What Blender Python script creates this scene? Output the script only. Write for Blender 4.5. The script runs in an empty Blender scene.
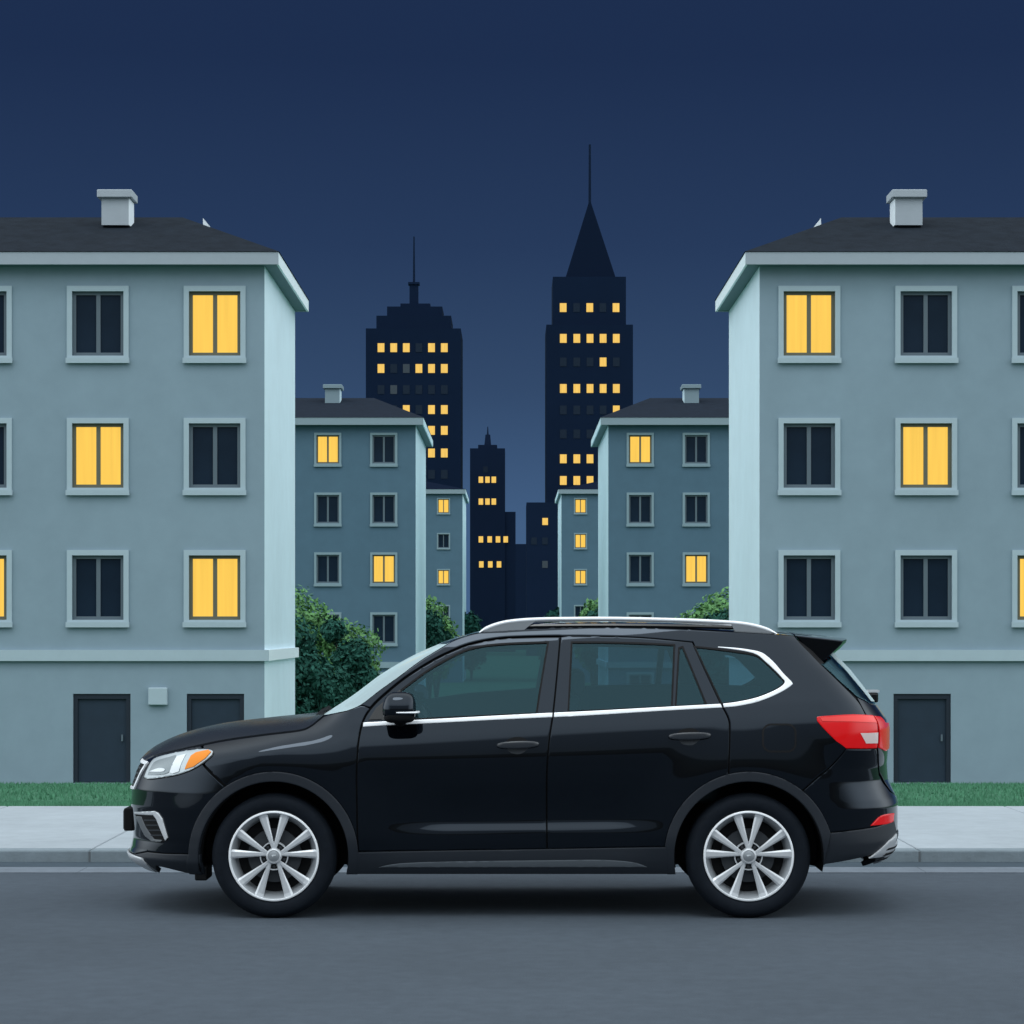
import bpy, bmesh, math, random
import numpy as np
from mathutils import Vector
from mathutils.geometry import delaunay_2d_cdt
random.seed(7); rng = np.random.default_rng(7)
R = math.radians
scene = bpy.context.scene
COL = scene.collection

# ------------------------------------------------------------------ camera
F = 2366.0; HZ = 630.0; EYE = 1.72; CARY = 15.0
cd = bpy.data.cameras.new('camera'); cam = bpy.data.objects.new('camera', cd); COL.objects.link(cam)
cam.location = (0, 0, EYE); cam.rotation_euler = (R(90), 0, 0)
cd.sensor_width = 36; cd.lens = F / 1024 * 36; cd.shift_y = (HZ - 512) / 1024
cd.clip_start = 0.1; cd.clip_end = 9000
scene.camera = cam
scene.view_settings.view_transform = 'Standard'; scene.view_settings.look = 'None'
scene.view_settings.exposure = 0

def AT(px, py, d):
    """a measured image position at a known distance -> world X, Z"""
    return (px - 512) * d / F, EYE - (py - HZ) * d / F

# ------------------------------------------------------------------ materials
def mat(name, base, rough=.6, metal=0., spec=.5, coat=0., coat_r=.03, var=0., vscale=3., bump=0., bscale=40., emit=None, estr=0., detail=6., var2=0., v2scale=.4):
    m = bpy.data.materials.new(name); m.use_nodes = True
    nt = m.node_tree; b = nt.nodes['Principled BSDF']
    b.inputs['Base Color'].default_value = (*base, 1)
    b.inputs['Roughness'].default_value = rough; b.inputs['Metallic'].default_value = metal
    b.inputs['Specular IOR Level'].default_value = spec
    b.inputs['Coat Weight'].default_value = coat; b.inputs['Coat Roughness'].default_value = coat_r
    tc = None
    if var or bump or var2:
        tc = nt.nodes.new('ShaderNodeTexCoord')
    last = None
    for v, s in ((var, vscale), (var2, v2scale)):
        if not v: continue
        n = nt.nodes.new('ShaderNodeTexNoise'); n.inputs['Scale'].default_value = s; n.inputs['Detail'].default_value = detail
        n.inputs['Roughness'].default_value = .62
        nt.links.new(tc.outputs['Object'], n.inputs['Vector'])
        mr = nt.nodes.new('ShaderNodeMapRange'); mr.inputs['From Min'].default_value = .28; mr.inputs['From Max'].default_value = .72
        mr.inputs['To Min'].default_value = 1 - v; mr.inputs['To Max'].default_value = 1 + v
        nt.links.new(n.outputs['Fac'], mr.inputs['Value'])
        mx = nt.nodes.new('ShaderNodeVectorMath'); mx.operation = 'SCALE'
        if last is None: mx.inputs[0].default_value = base
        else: nt.links.new(last.outputs[0], mx.inputs[0])
        nt.links.new(mr.outputs[0], mx.inputs['Scale'])
        last = mx
    if last: nt.links.new(last.outputs[0], b.inputs['Base Color'])
    if bump:
        n = nt.nodes.new('ShaderNodeTexNoise'); n.inputs['Scale'].default_value = bscale; n.inputs['Detail'].default_value = 4
        nt.links.new(tc.outputs['Object'], n.inputs['Vector'])
        bp = nt.nodes.new('ShaderNodeBump'); bp.inputs['Strength'].default_value = bump; bp.inputs['Distance'].default_value = .02
        nt.links.new(n.outputs['Fac'], bp.inputs['Height']); nt.links.new(bp.outputs[0], b.inputs['Normal'])
    if emit:
        b.inputs['Emission Color'].default_value = (*emit, 1); b.inputs['Emission Strength'].default_value = estr
    return m

M = {}
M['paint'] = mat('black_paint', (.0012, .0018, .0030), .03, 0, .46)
M['paint'].node_tree.nodes['Principled BSDF'].inputs['Specular Tint'].default_value = (.70, .83, 1.0, 1)
M['handle'] = mat('handle_black', (.020, .024, .030), .25, 0, .6)
M['bonnet'] = mat('black_paint_toplit', (.017, .020, .024), .6, 0, .0, .75, .24)  # greyed base: light on the bonnet top put into the colour
M['clad'] = mat('grey_plastic_cladding', (.0115, .0155, .022), .5, 0, .4, bump=.05, bscale=400)
M['black'] = mat('matt_black', (.003, .0035, .0045), .7, 0, .2)
M['gloss_black'] = mat('gloss_black', (.003, .0035, .004), .15, 0, .5)
M['seal'] = mat('rubber_seal', (.004, .004, .005), .6, 0, .2)
M['rubber'] = mat('tyre_rubber', (.0060, .0088, .0135), .78, 0, .12, var=.2, vscale=30, bump=.08, bscale=160)
M['chrome'] = mat('bright_trim', (.88, .90, .92), .25, .12)
M['alloy'] = mat('silver_alloy', (.60, .62, .64), .34, .35)
M['alloy_dark'] = mat('shaded_alloy', (.30, .32, .34), .4, .5)
M['disc'] = mat('brake_steel', (.045, .05, .056), .45, .5)
M['red'] = mat('red_lens', (.50, .004, .006), .12, 0, .25, coat=.25, emit=(1, .01, .01), estr=.16)
M['red_light'] = mat('pale_red_lens', (.70, .045, .04), .12, 0, .25, coat=.25, emit=(1, .03, .02), estr=.14)
M['white_lens'] = mat('white_lens', (.52, .44, .43), .15, 0, .5, coat=1, emit=(1, .8, .75), estr=.12)
M['amber'] = mat('amber_lens', (.62, .175, .002), .15, 0, .2, coat=.2, emit=(1, .35, .01), estr=.18)
M['lamp_silver'] = mat('headlamp_reflector', (.42, .47, .49), .25, .3, .5, coat=.4)
M['lamp_grey'] = mat('headlamp_bowl', (.17, .205, .22), .2, .3, .5, coat=.4)
M['lamp_white'] = mat('headlamp_white', (.68, .72, .74), .18, .1, .5, coat=.3)
M['interior'] = mat('interior_trim', (.05, .12, .14), .8)
M['seat'] = mat('seat_leather', (.022, .05, .058), .6)
def glass_mat(name, tint, refl=(.9, .97, 1.0), base=.05):
    m = bpy.data.materials.new(name); m.use_nodes = True; nt = m.node_tree; nt.nodes.clear()
    out = nt.nodes.new('ShaderNodeOutputMaterial'); tr = nt.nodes.new('ShaderNodeBsdfTransparent'); gl = nt.nodes.new('ShaderNodeBsdfGlossy')
    tr.inputs[0].default_value = (*tint, 1); gl.inputs[0].default_value = (*refl, 1); gl.inputs['Roughness'].default_value = .015
    fr = nt.nodes.new('ShaderNodeFresnel'); fr.inputs[0].default_value = 1.55
    mx = nt.nodes.new('ShaderNodeMixShader')
    nt.links.new(fr.outputs[0], mx.inputs[0]); nt.links.new(tr.outputs[0], mx.inputs[1]); nt.links.new(gl.outputs[0], mx.inputs[2])
    nt.links.new(mx.outputs[0], out.inputs[0])
    return m
M['glass'] = glass_mat('tinted_glass', (.26, .385, .45), (.42, .82, .95))
M['dark_glass'] = glass_mat('privacy_glass', (.22, .335, .39), (.40, .78, .92))
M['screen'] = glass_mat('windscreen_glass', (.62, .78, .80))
_nt = M['screen'].node_tree; _out = _nt.nodes['Material Output']; _src = _out.inputs[0].links[0].from_socket   # pale diffuse mixed in for the bright grazing reflection
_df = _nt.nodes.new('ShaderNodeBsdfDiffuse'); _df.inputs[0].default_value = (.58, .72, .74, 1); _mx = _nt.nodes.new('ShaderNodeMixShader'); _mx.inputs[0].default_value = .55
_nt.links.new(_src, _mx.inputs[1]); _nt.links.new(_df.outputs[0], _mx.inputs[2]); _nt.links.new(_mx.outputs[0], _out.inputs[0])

M['asphalt'] = mat('asphalt', (.058, .073, .091), .88, 0, .2, var=.10, vscale=9, bump=.2, bscale=110, var2=.12, v2scale=.35)
M['gutter'] = mat('gutter_concrete', (.135, .16, .19), .85, 0, .3, var=.14, vscale=6, bump=.2, bscale=60)
M['pave'] = mat('pavement_concrete', (.315, .355, .385), .85, 0, .3, var=.07, vscale=7, bump=.15, bscale=80, var2=.08, v2scale=.8)
M['kerb'] = mat('kerb_concrete', (.175, .215, .24), .85, 0, .3, var=.12, vscale=8, bump=.15, bscale=60)
M['kerb_shadow'] = mat('kerb_shadow_grey', (.042, .062, .08), .6, 0, .3, var=.15, vscale=5)  # shade at the kerb foot, as a colour
M['joint'] = mat('joint_dark', (.10, .115, .125), .9)
M['earth'] = mat('turf_base', (.045, .135, .078), .95, 0, .1, var=.25, vscale=2)
M['lawn'] = mat('lawn_blades', (.066, .20, .115), .8, 0, .2, var=.28, vscale=1.6)
def facade(n, c, v=.05):
    return mat(n, c, .9, 0, .2, var=v, vscale=1.4, bump=.12, bscale=55, var2=.05, v2scale=.22)
M['wall1'] = facade('grey_blue_render', (.235, .316, .376)); M['side1'] = facade('lit_side_render', (.69, .83, .90), .03)  # end walls paler than the front: light on side faces painted in
M['wall2'] = facade('slate_blue_render', (.082, .148, .205)); M['side2'] = facade('lit_side_render_dull', (.56, .735, .80), .03)  # farther end walls likewise carry the side light in their colour
M['trim1'] = mat('pale_trim', (.37, .465, .52), .8, var=.03); M['trim2'] = mat('grey_trim', (.21, .30, .345), .8, var=.03)
M['fascia1'] = mat('fascia_grey', (.32, .37, .42), .7, var=.03); M['fascia2'] = mat('fascia_dull', (.225, .30, .345), .7)
M['sidefascia'] = mat('fascia_pale', (.78, .86, .90), .7)  # side boards and courses: paler than the front, light put into the colour
M['soffit'] = mat('soffit', (.12, .19, .22), .8)
M['frame'] = mat('window_frame_grey', (.095, .13, .16), .6); M['frame2'] = mat('window_frame_slate', (.095, .135, .165), .6)
M['frame_lit'] = mat('window_frame_warm', (.12, .12, .085), .6)
M['roof'] = mat('slate_roof', (.0115, .0165, .024), .9, 0, .08, var=.25, vscale=2.5, bump=.4, bscale=14)
M['roof2'] = mat('slate_roof_far', (.009, .015, .026), .9, 0, .1, var=.2)
M['chimney'] = mat('chimney_render', (.36, .41, .45), .85, var=.05, bump=.1); M['chimney_lit_side'] = mat('chimney_lit_side', (.72, .80, .84), .85)
M['chimney2'] = mat('chimney_far', (.20, .28, .32), .85)
M['door'] = mat('door_panel', (.016, .030, .050), .55, 0, .3, var=.1, vscale=3); M['door_frame'] = mat('door_frame', (.013, .021, .034), .6, 0, .3)
M['pane'] = mat('dark_pane', (.010, .020, .036), .12, 0, .15, var=.15, vscale=1.0)
M['pane2'] = mat('dark_pane_far', (.010, .018, .032), .2, 0, .2)
M['tower'] = mat('dark_tower_cladding', (.0048, .0125, .034), .8, 0, .05, var=.12, vscale=.05)
M['tower2'] = mat('dark_tower_cladding_blue', (.0062, .0145, .038), .8, 0, .05, var=.1, vscale=.05)
M['spire'] = mat('dark_spire_cladding', (.0036, .0085, .022), .8, 0, .02)
M['tpane'] = mat('tower_pane', (.011, .020, .038), .6, 0, .1); M['tgrey'] = mat('tower_pane_grey', (.055, .068, .085), .6, 0, .1)
def lit_mat(name, col, strength, var=.12):
    m = bpy.data.materials.new(name); m.use_nodes = True; nt = m.node_tree; b = nt.nodes['Principled BSDF']
    b.inputs['Base Color'].default_value = (.05, .03, .01, 1); b.inputs['Roughness'].default_value = .15; b.inputs['Specular IOR Level'].default_value = .25
    b.inputs['Emission Color'].default_value = (*col, 1)
    tc = nt.nodes.new('ShaderNodeTexCoord')
    wv = nt.nodes.new('ShaderNodeTexNoise'); wv.inputs['Scale'].default_value = 1.0; wv.inputs['Detail'].default_value = 3
    mp = nt.nodes.new('ShaderNodeMapping'); mp.inputs['Scale'].default_value = (9, 1, .35)     # long vertical folds of a drawn curtain
    oi = nt.nodes.new('ShaderNodeObjectInfo')
    ad = nt.nodes.new('ShaderNodeVectorMath'); ad.operation = 'ADD'
    nt.links.new(tc.outputs['Object'], ad.inputs[0]); nt.links.new(oi.outputs['Location'], ad.inputs[1])
    nt.links.new(ad.outputs[0], mp.inputs[0]); nt.links.new(mp.outputs[0], wv.inputs['Vector'])
    mr = nt.nodes.new('ShaderNodeMapRange'); mr.inputs['From Min'].default_value = .3; mr.inputs['From Max'].default_value = .7
    mr.inputs['To Min'].default_value = strength * (1 - var); mr.inputs['To Max'].default_value = strength * (1 + var * .6)
    nt.links.new(wv.outputs['Fac'], mr.inputs['Value']); nt.links.new(mr.outputs[0], b.inputs['Emission Strength'])
    return m
M['lit'] = lit_mat('lit_curtain', (1.0, .615, .098), .98, .08)
M['lit_far'] = lit_mat('lit_tower_pane', (1.0, .63, .14), .92, .18)
M['bark'] = mat('bark', (.05, .042, .035), .9, bump=.3, bscale=20)
M['leaf_dark'] = mat('dark_leaves', (.021, .088, .068), .75, 0, .1, var=.3, vscale=1.2)
M['leaf_light'] = mat('light_leaves', (.105, .245, .088), .75, 0, .2, var=.3, vscale=1.2)

# ------------------------------------------------------------------ object helpers
def mesh_obj(name, verts, faces, m, parent=None, smooth=False, sharp=40, recalc=False, mats=None, fm=None):
    me = bpy.data.meshes.new(name)
    me.from_pydata([tuple(map(float, v)) for v in verts], [], [tuple(int(i) for i in f) for f in faces])
    for mm in (mats or [m]): me.materials.append(mm)
    if fm is not None: me.polygons.foreach_set('material_index', fm)
    if recalc:
        bm = bmesh.new(); bm.from_mesh(me); bmesh.ops.recalc_face_normals(bm, faces=bm.faces); bm.to_mesh(me); bm.free()
    if smooth:
        me.polygons.foreach_set('use_smooth', [True] * len(me.polygons)); me.set_sharp_from_angle(angle=R(sharp))
    me.update()
    o = bpy.data.objects.new(name, me); COL.objects.link(o); o.parent = parent
    return o
def data_obj(name, me, parent, loc=(0, 0, 0)):
    o = bpy.data.objects.new(name, me); COL.objects.link(o); o.parent = parent; o.location = loc; return o
def thing(name, label, cat, loc=(0, 0, 0), group=None):
    o = bpy.data.objects.new(name, None); COL.objects.link(o); o.location = loc; o.empty_display_size = .2
    o['label'] = label; o['category'] = cat
    if group: o['group'] = group
    return o
class MB:
    def __init__(s): s.v = []; s.f = []
    def add(s, v, f):
        n = len(s.v); s.v += [tuple(p) for p in v]; s.f += [tuple(i + n for i in q) for q in f]
    def box(s, x0, x1, y0, y1, z0, z1):
        x0, x1 = min(x0, x1), max(x0, x1); y0, y1 = min(y0, y1), max(y0, y1); z0, z1 = min(z0, z1), max(z0, z1)
        s.add([(x0, y0, z0), (x1, y0, z0), (x1, y1, z0), (x0, y1, z0), (x0, y0, z1), (x1, y0, z1), (x1, y1, z1), (x0, y1, z1)],
              [(0, 3, 2, 1), (4, 5, 6, 7), (0, 1, 5, 4), (1, 2, 6, 5), (2, 3, 7, 6), (3, 0, 4, 7)])
    def quad(s, a, b, c, d): s.add([a, b, c, d], [(0, 1, 2, 3)])
    def tube(s, pts, r, n=10):
        pts = [Vector(p) for p in pts]; rs = r if isinstance(r, (list, tuple)) else [r] * len(pts)
        V = []; up = Vector((0, 0, 1))
        for i, p in enumerate(pts):
            t = (pts[min(i + 1, len(pts) - 1)] - pts[max(i - 1, 0)]).normalized()
            u = t.cross(up)
            if u.length < 1e-3: u = t.cross(Vector((1, 0, 0)))
            u.normalize(); w = u.cross(t)
            for k in range(n):
                a = 2 * math.pi * k / n; V.append(p + (u * math.cos(a) + w * math.sin(a)) * rs[i])
        Fc = [(i * n + k, i * n + (k + 1) % n, (i + 1) * n + (k + 1) % n, (i + 1) * n + k) for i in range(len(pts) - 1) for k in range(n)]
        Fc += [tuple(range(n - 1, -1, -1)), tuple((len(pts) - 1) * n + k for k in range(n))]
        s.add(V, Fc)
    def lathe_y(s, prof, n=64, a0=0., a1=2 * math.pi, cx=0, cz=0):
        """revolve (radius, y) profile about the y axis"""
        full = abs(a1 - a0 - 2 * math.pi) < 1e-6; k = n if full else n + 1
        V = []
        for i in range(k):
            a = a0 + (a1 - a0) * i / n
            for r, y in prof: V.append((cx + r * math.cos(a), y, cz + r * math.sin(a)))
        m = len(prof)
        Fc = [(i * m + j, ((i + 1) % k) * m + j, ((i + 1) % k) * m + j + 1, i * m + j + 1) for i in range(n) for j in range(m - 1)]
        s.add(V, Fc)
    def build(s, name, m, parent=None, **k): return mesh_obj(name, s.v, s.f, m, parent, **k)
def bevelled(o, w, seg=2):
    b = o.modifiers.new('bevel', 'BEVEL'); b.width = w; b.segments = seg; b.limit_method = 'ANGLE'; b.angle_limit = R(40)
    return o

# ------------------------------------------------------------------ world and lights
w = bpy.data.worlds.new('World'); scene.world = w; w.use_nodes = True; nt = w.node_tree; nt.nodes.clear()
N = nt.nodes.new; L = nt.links.new
out = N('ShaderNodeOutputWorld'); bg = N('ShaderNodeBackground'); L(bg.outputs[0], out.inputs[0])
tc = N('ShaderNodeTexCoord'); sep = N('ShaderNodeSeparateXYZ'); L(tc.outputs['Generated'], sep.inputs[0])
def ramp(stops, src):
    r = N('ShaderNodeValToRGB'); e = r.color_ramp.elements
    while len(e) < len(stops): e.new(.5)
    for el, (p, c) in zip(e, stops): el.position = p; el.color = (*c, 1)
    L(src, r.inputs[0]); return r
night = ramp([(0, (.060, .124, .248)), (.045, (.054, .112, .225)), (.10, (.033, .068, .145)), (.16, (.020, .043, .106)), (.235, (.0125, .028, .078)), (1, (.010, .022, .06))], sep.outputs['Z'])
glow = ramp([(0, (.030, .036, .042)), (.058, (.045, .054, .062)), (.068, (.21, .24, .27)), (.36, (.32, .365, .40)), (.40, (1.12, 1.25, 1.33)), (.56, (1.5, 1.64, 1.72)), (1, (1.5, 1.62, 1.68))], sep.outputs['Z'])
dot = N('ShaderNodeVectorMath'); dot.operation = 'DOT_PRODUCT'; L(tc.outputs['Generated'], dot.inputs[0]); dot.inputs[1].default_value = (0, .995, .0995)
mr = N('ShaderNodeMapRange'); mr.interpolation_type = 'SMOOTHSTEP'; mr.inputs['From Min'].default_value = .955; mr.inputs['From Max'].default_value = .30
L(dot.outputs['Value'], mr.inputs['Value'])
sky = N('ShaderNodeTexSky'); sky.sky_type = 'NISHITA'; sky.sun_disc = False; sky.sun_elevation = R(62); sky.sun_rotation = R(172)
skm = N('ShaderNodeVectorMath'); skm.operation = 'SCALE'; L(sky.outputs[0], skm.inputs[0]); skm.inputs['Scale'].default_value = .012
sum_ = N('ShaderNodeVectorMath'); sum_.operation = 'ADD'; 
side = ramp([(0, (.60, .66, .70)), (.06, (1.5, 1.66, 1.76)), (.4, (2.05, 2.22, 2.32)), (1, (1.2, 1.30, 1.36))], sep.outputs['Z'])  # extra glow low on both sides, added to light the end walls
ab = N('ShaderNodeMath'); ab.operation = 'ABSOLUTE'; L(sep.outputs['X'], ab.inputs[0])
sr = N('ShaderNodeMapRange'); sr.interpolation_type = 'SMOOTHSTEP'; sr.inputs['From Min'].default_value = .45; sr.inputs['From Max'].default_value = .92; L(ab.outputs[0], sr.inputs['Value'])
gm = N('ShaderNodeMix'); gm.data_type = 'RGBA'; L(sr.outputs[0], gm.inputs['Factor']); L(glow.outputs[0], gm.inputs['A']); L(side.outputs[0], gm.inputs['B'])
L(gm.outputs['Result'], sum_.inputs[0]); L(skm.outputs[0], sum_.inputs[1])
mx = N('ShaderNodeMix'); mx.data_type = 'RGBA'; L(mr.outputs[0], mx.inputs['Factor']); L(night.outputs[0], mx.inputs['A']); L(sum_.outputs[0], mx.inputs['B'])
L(mx.outputs['Result'], bg.inputs[0]); bg.inputs[1].default_value = 1.0
sd = bpy.data.lights.new('sun', 'SUN'); so = bpy.data.objects.new('sun', sd); COL.objects.link(so)
sd.energy = .55; sd.angle = R(20); sd.color = (.93, .98, 1.0)
so.rotation_euler = (R(28), 0, R(-14)); so.location = (0, -10, 30)

# ------------------------------------------------------------------ ground, road, pavement
def struct(o): o['kind'] = 'structure'; return o
KY = F * EYE / 232.2            # kerb face
PB = (EYE - .09) * F / 176.0     # back edge of the pavement
def terrain(y):
    ys = [-60, 2, 8.5, KY, PB, 54, 62, 112, 9000]; zs = [0, 0, 0, 0, .075, -1.79, -1.95, -2.65, -2.65]
    return float(np.interp(y, ys, zs))
ys = [-60, 2, 8.5, KY + .02, PB - .05, PB + .01, 24, 28, 34, 40, 47, 54, 58, 62, 70, 80, 90, 100, 112, 150, 250, 450, 900, 2500, 7000]
xs = [-5000, -800, -200, -60, -30, -15, -8, 0, 8, 15, 30, 60, 200, 800, 5000]
v = [(x, y, terrain(y) - (.25 if y < PB else .0)) for y in ys for x in xs]
nx = len(xs)
f = [(j * nx + i, j * nx + i + 1, (j + 1) * nx + i + 1, (j + 1) * nx + i) for j in range(len(ys) - 1) for i in range(nx - 1)]
struct(mesh_obj('ground', v, f, M['earth']))
b = MB(); b.quad((-120, -58, 0), (120, -58, 0), (120, KY - .795, 0), (-120, KY - .795, 0)); struct(b.build('road', M['asphalt']))
b = MB()
x = -60.07
while x < 60:
    b.box(x, x + 2.996, KY - .793, KY - .414, -.1, .006); x += 3.0
struct(b.build('gutter', M['gutter']))
b = MB(); b.box(-60, 60, KY - .412, KY - .003, -.1, .002); struct(b.build('kerb_shadow', M['kerb_shadow']))  # dark strip painted where the kerb's shadow falls
b = MB(); k = MB(); x = -3.13 - 1.5375 * 40
while x < 60:
    k.box(x + .004, x + 1.5335, KY, KY + .16, -.1, .09)
    b.box(x + .006, x + 1.5315, KY + .162, PB - .01, -.1, .09)
    x += 1.5375
o = struct(k.build('kerb', M['kerb'])); bevelled(o, .015, 2)
o = struct(b.build('pavement', M['pave'])); bevelled(o, .006, 1)
b = MB(); b.box(-60, 60, KY + .005, PB - .012, -.12, .078); struct(b.build('pavement_bed', M['joint']))
# lawn: short blades
def blades(n, y0, y1, h, wd, xr, pw=1.0):
    u = rng.random(n) ** pw; y = y0 + (y1 - y0) * u; x = (rng.random(n) * 2 - 1) * xr * (y / y0) ** .6
    z = np.interp(y, [PB, 54, 62, 112], [.075, -1.79, -1.95, -2.65])
    a = rng.random(n) * math.pi; hh = h * (.5 + rng.random(n)); dx = np.cos(a) * wd; dy = np.sin(a) * wd
    lx = (rng.random(n) - .5) * h; ly = (rng.random(n) - .5) * h
    V = np.stack([np.stack([x - dx, y - dy, z - .01], 1), np.stack([x + dx, y + dy, z - .01], 1), np.stack([x + lx, y + ly, z + hh], 1)], 1)
    return V.reshape(-1, 3)
V = np.concatenate([blades(26000, PB + .03, PB + 3, .035, .006, 7), blades(26000, PB + 2.5, 53.9, .05, .016, 8, .8)])
me = bpy.data.meshes.new('lawn'); me.from_pydata(V.tolist(), [], [(i, i + 1, i + 2) for i in range(0, len(V), 3)]); me.materials.append(M['lawn'])
lawn = bpy.data.objects.new('lawn', me); COL.objects.link(lawn)
lawn['kind'] = 'stuff'; lawn['label'] = 'strip of short green grass between the pavement and the apartment buildings'; lawn['category'] = 'grass'

# ------------------------------------------------------------------ apartment buildings
def ring(mb, hw, hh, ow, oh, y0, y1):
    """rectangular ring: inner half sizes hw,hh ; outer ow,oh"""
    mb.box(-ow, ow, y0, y1, hh, oh); mb.box(-ow, ow, y0, y1, -oh, -hh)
    mb.box(-ow, -hw, y0, y1, -hh, hh); mb.box(hw, ow, y0, y1, -hh, hh)
def window_set(sc, trim, frame, litframe):
    W, H = .59 * sc, .737 * sc
    s = {'w': W, 'h': H}
    a = MB(); ring(a, W - .002, H - .002, W + .115 * sc, H + .12 * sc, -.045, -.001); s['surround'] = a.build('tmp', trim).data
    a = MB(); a.box(-W - .135 * sc, W + .135 * sc, -.09, -.046, -H - .17 * sc, -H - .05 * sc); s['sill'] = a.build('tmp', trim).data
    for nm, mm in (('frame', frame), ('frame_lit', litframe)):
        a = MB(); ring(a, W - .08 * sc, H - .08 * sc, W - .003, H - .003, .045, .10); a.box(-.047 * sc, .047 * sc, .047, .098, -H + .08 * sc, H - .08 * sc)
        s[nm] = a.build('tmp', mm).data
    a = MB()
    for q in (-1, 1): a.quad((min(q * .03, q * (W - .05)), .085, -H + .05), (max(q * .03, q * (W - .05)), .085, -H + .05), (max(q * .03, q * (W - .05)), .085, H - .05), (min(q * .03, q * (W - .05)), .085, H - .05))
    p = a.build('tmp', M['pane']).data; s['pane'] = p
    pl = p.copy(); pl.materials.clear(); pl.materials.append(M['lit']); s['lit'] = pl
    for oo in [x for x in bpy.data.objects if x.name.startswith('tmp')]: bpy.data.objects.remove(oo)
    return s
WS1 = window_set(1.0, M['trim1'], M['frame'], M['frame_lit']); WS2 = window_set(.97, M['trim2'], M['frame2'], M['frame_lit']); WS3 = window_set(.78, M['trim2'], M['frame2'], M['frame_lit'])

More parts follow.
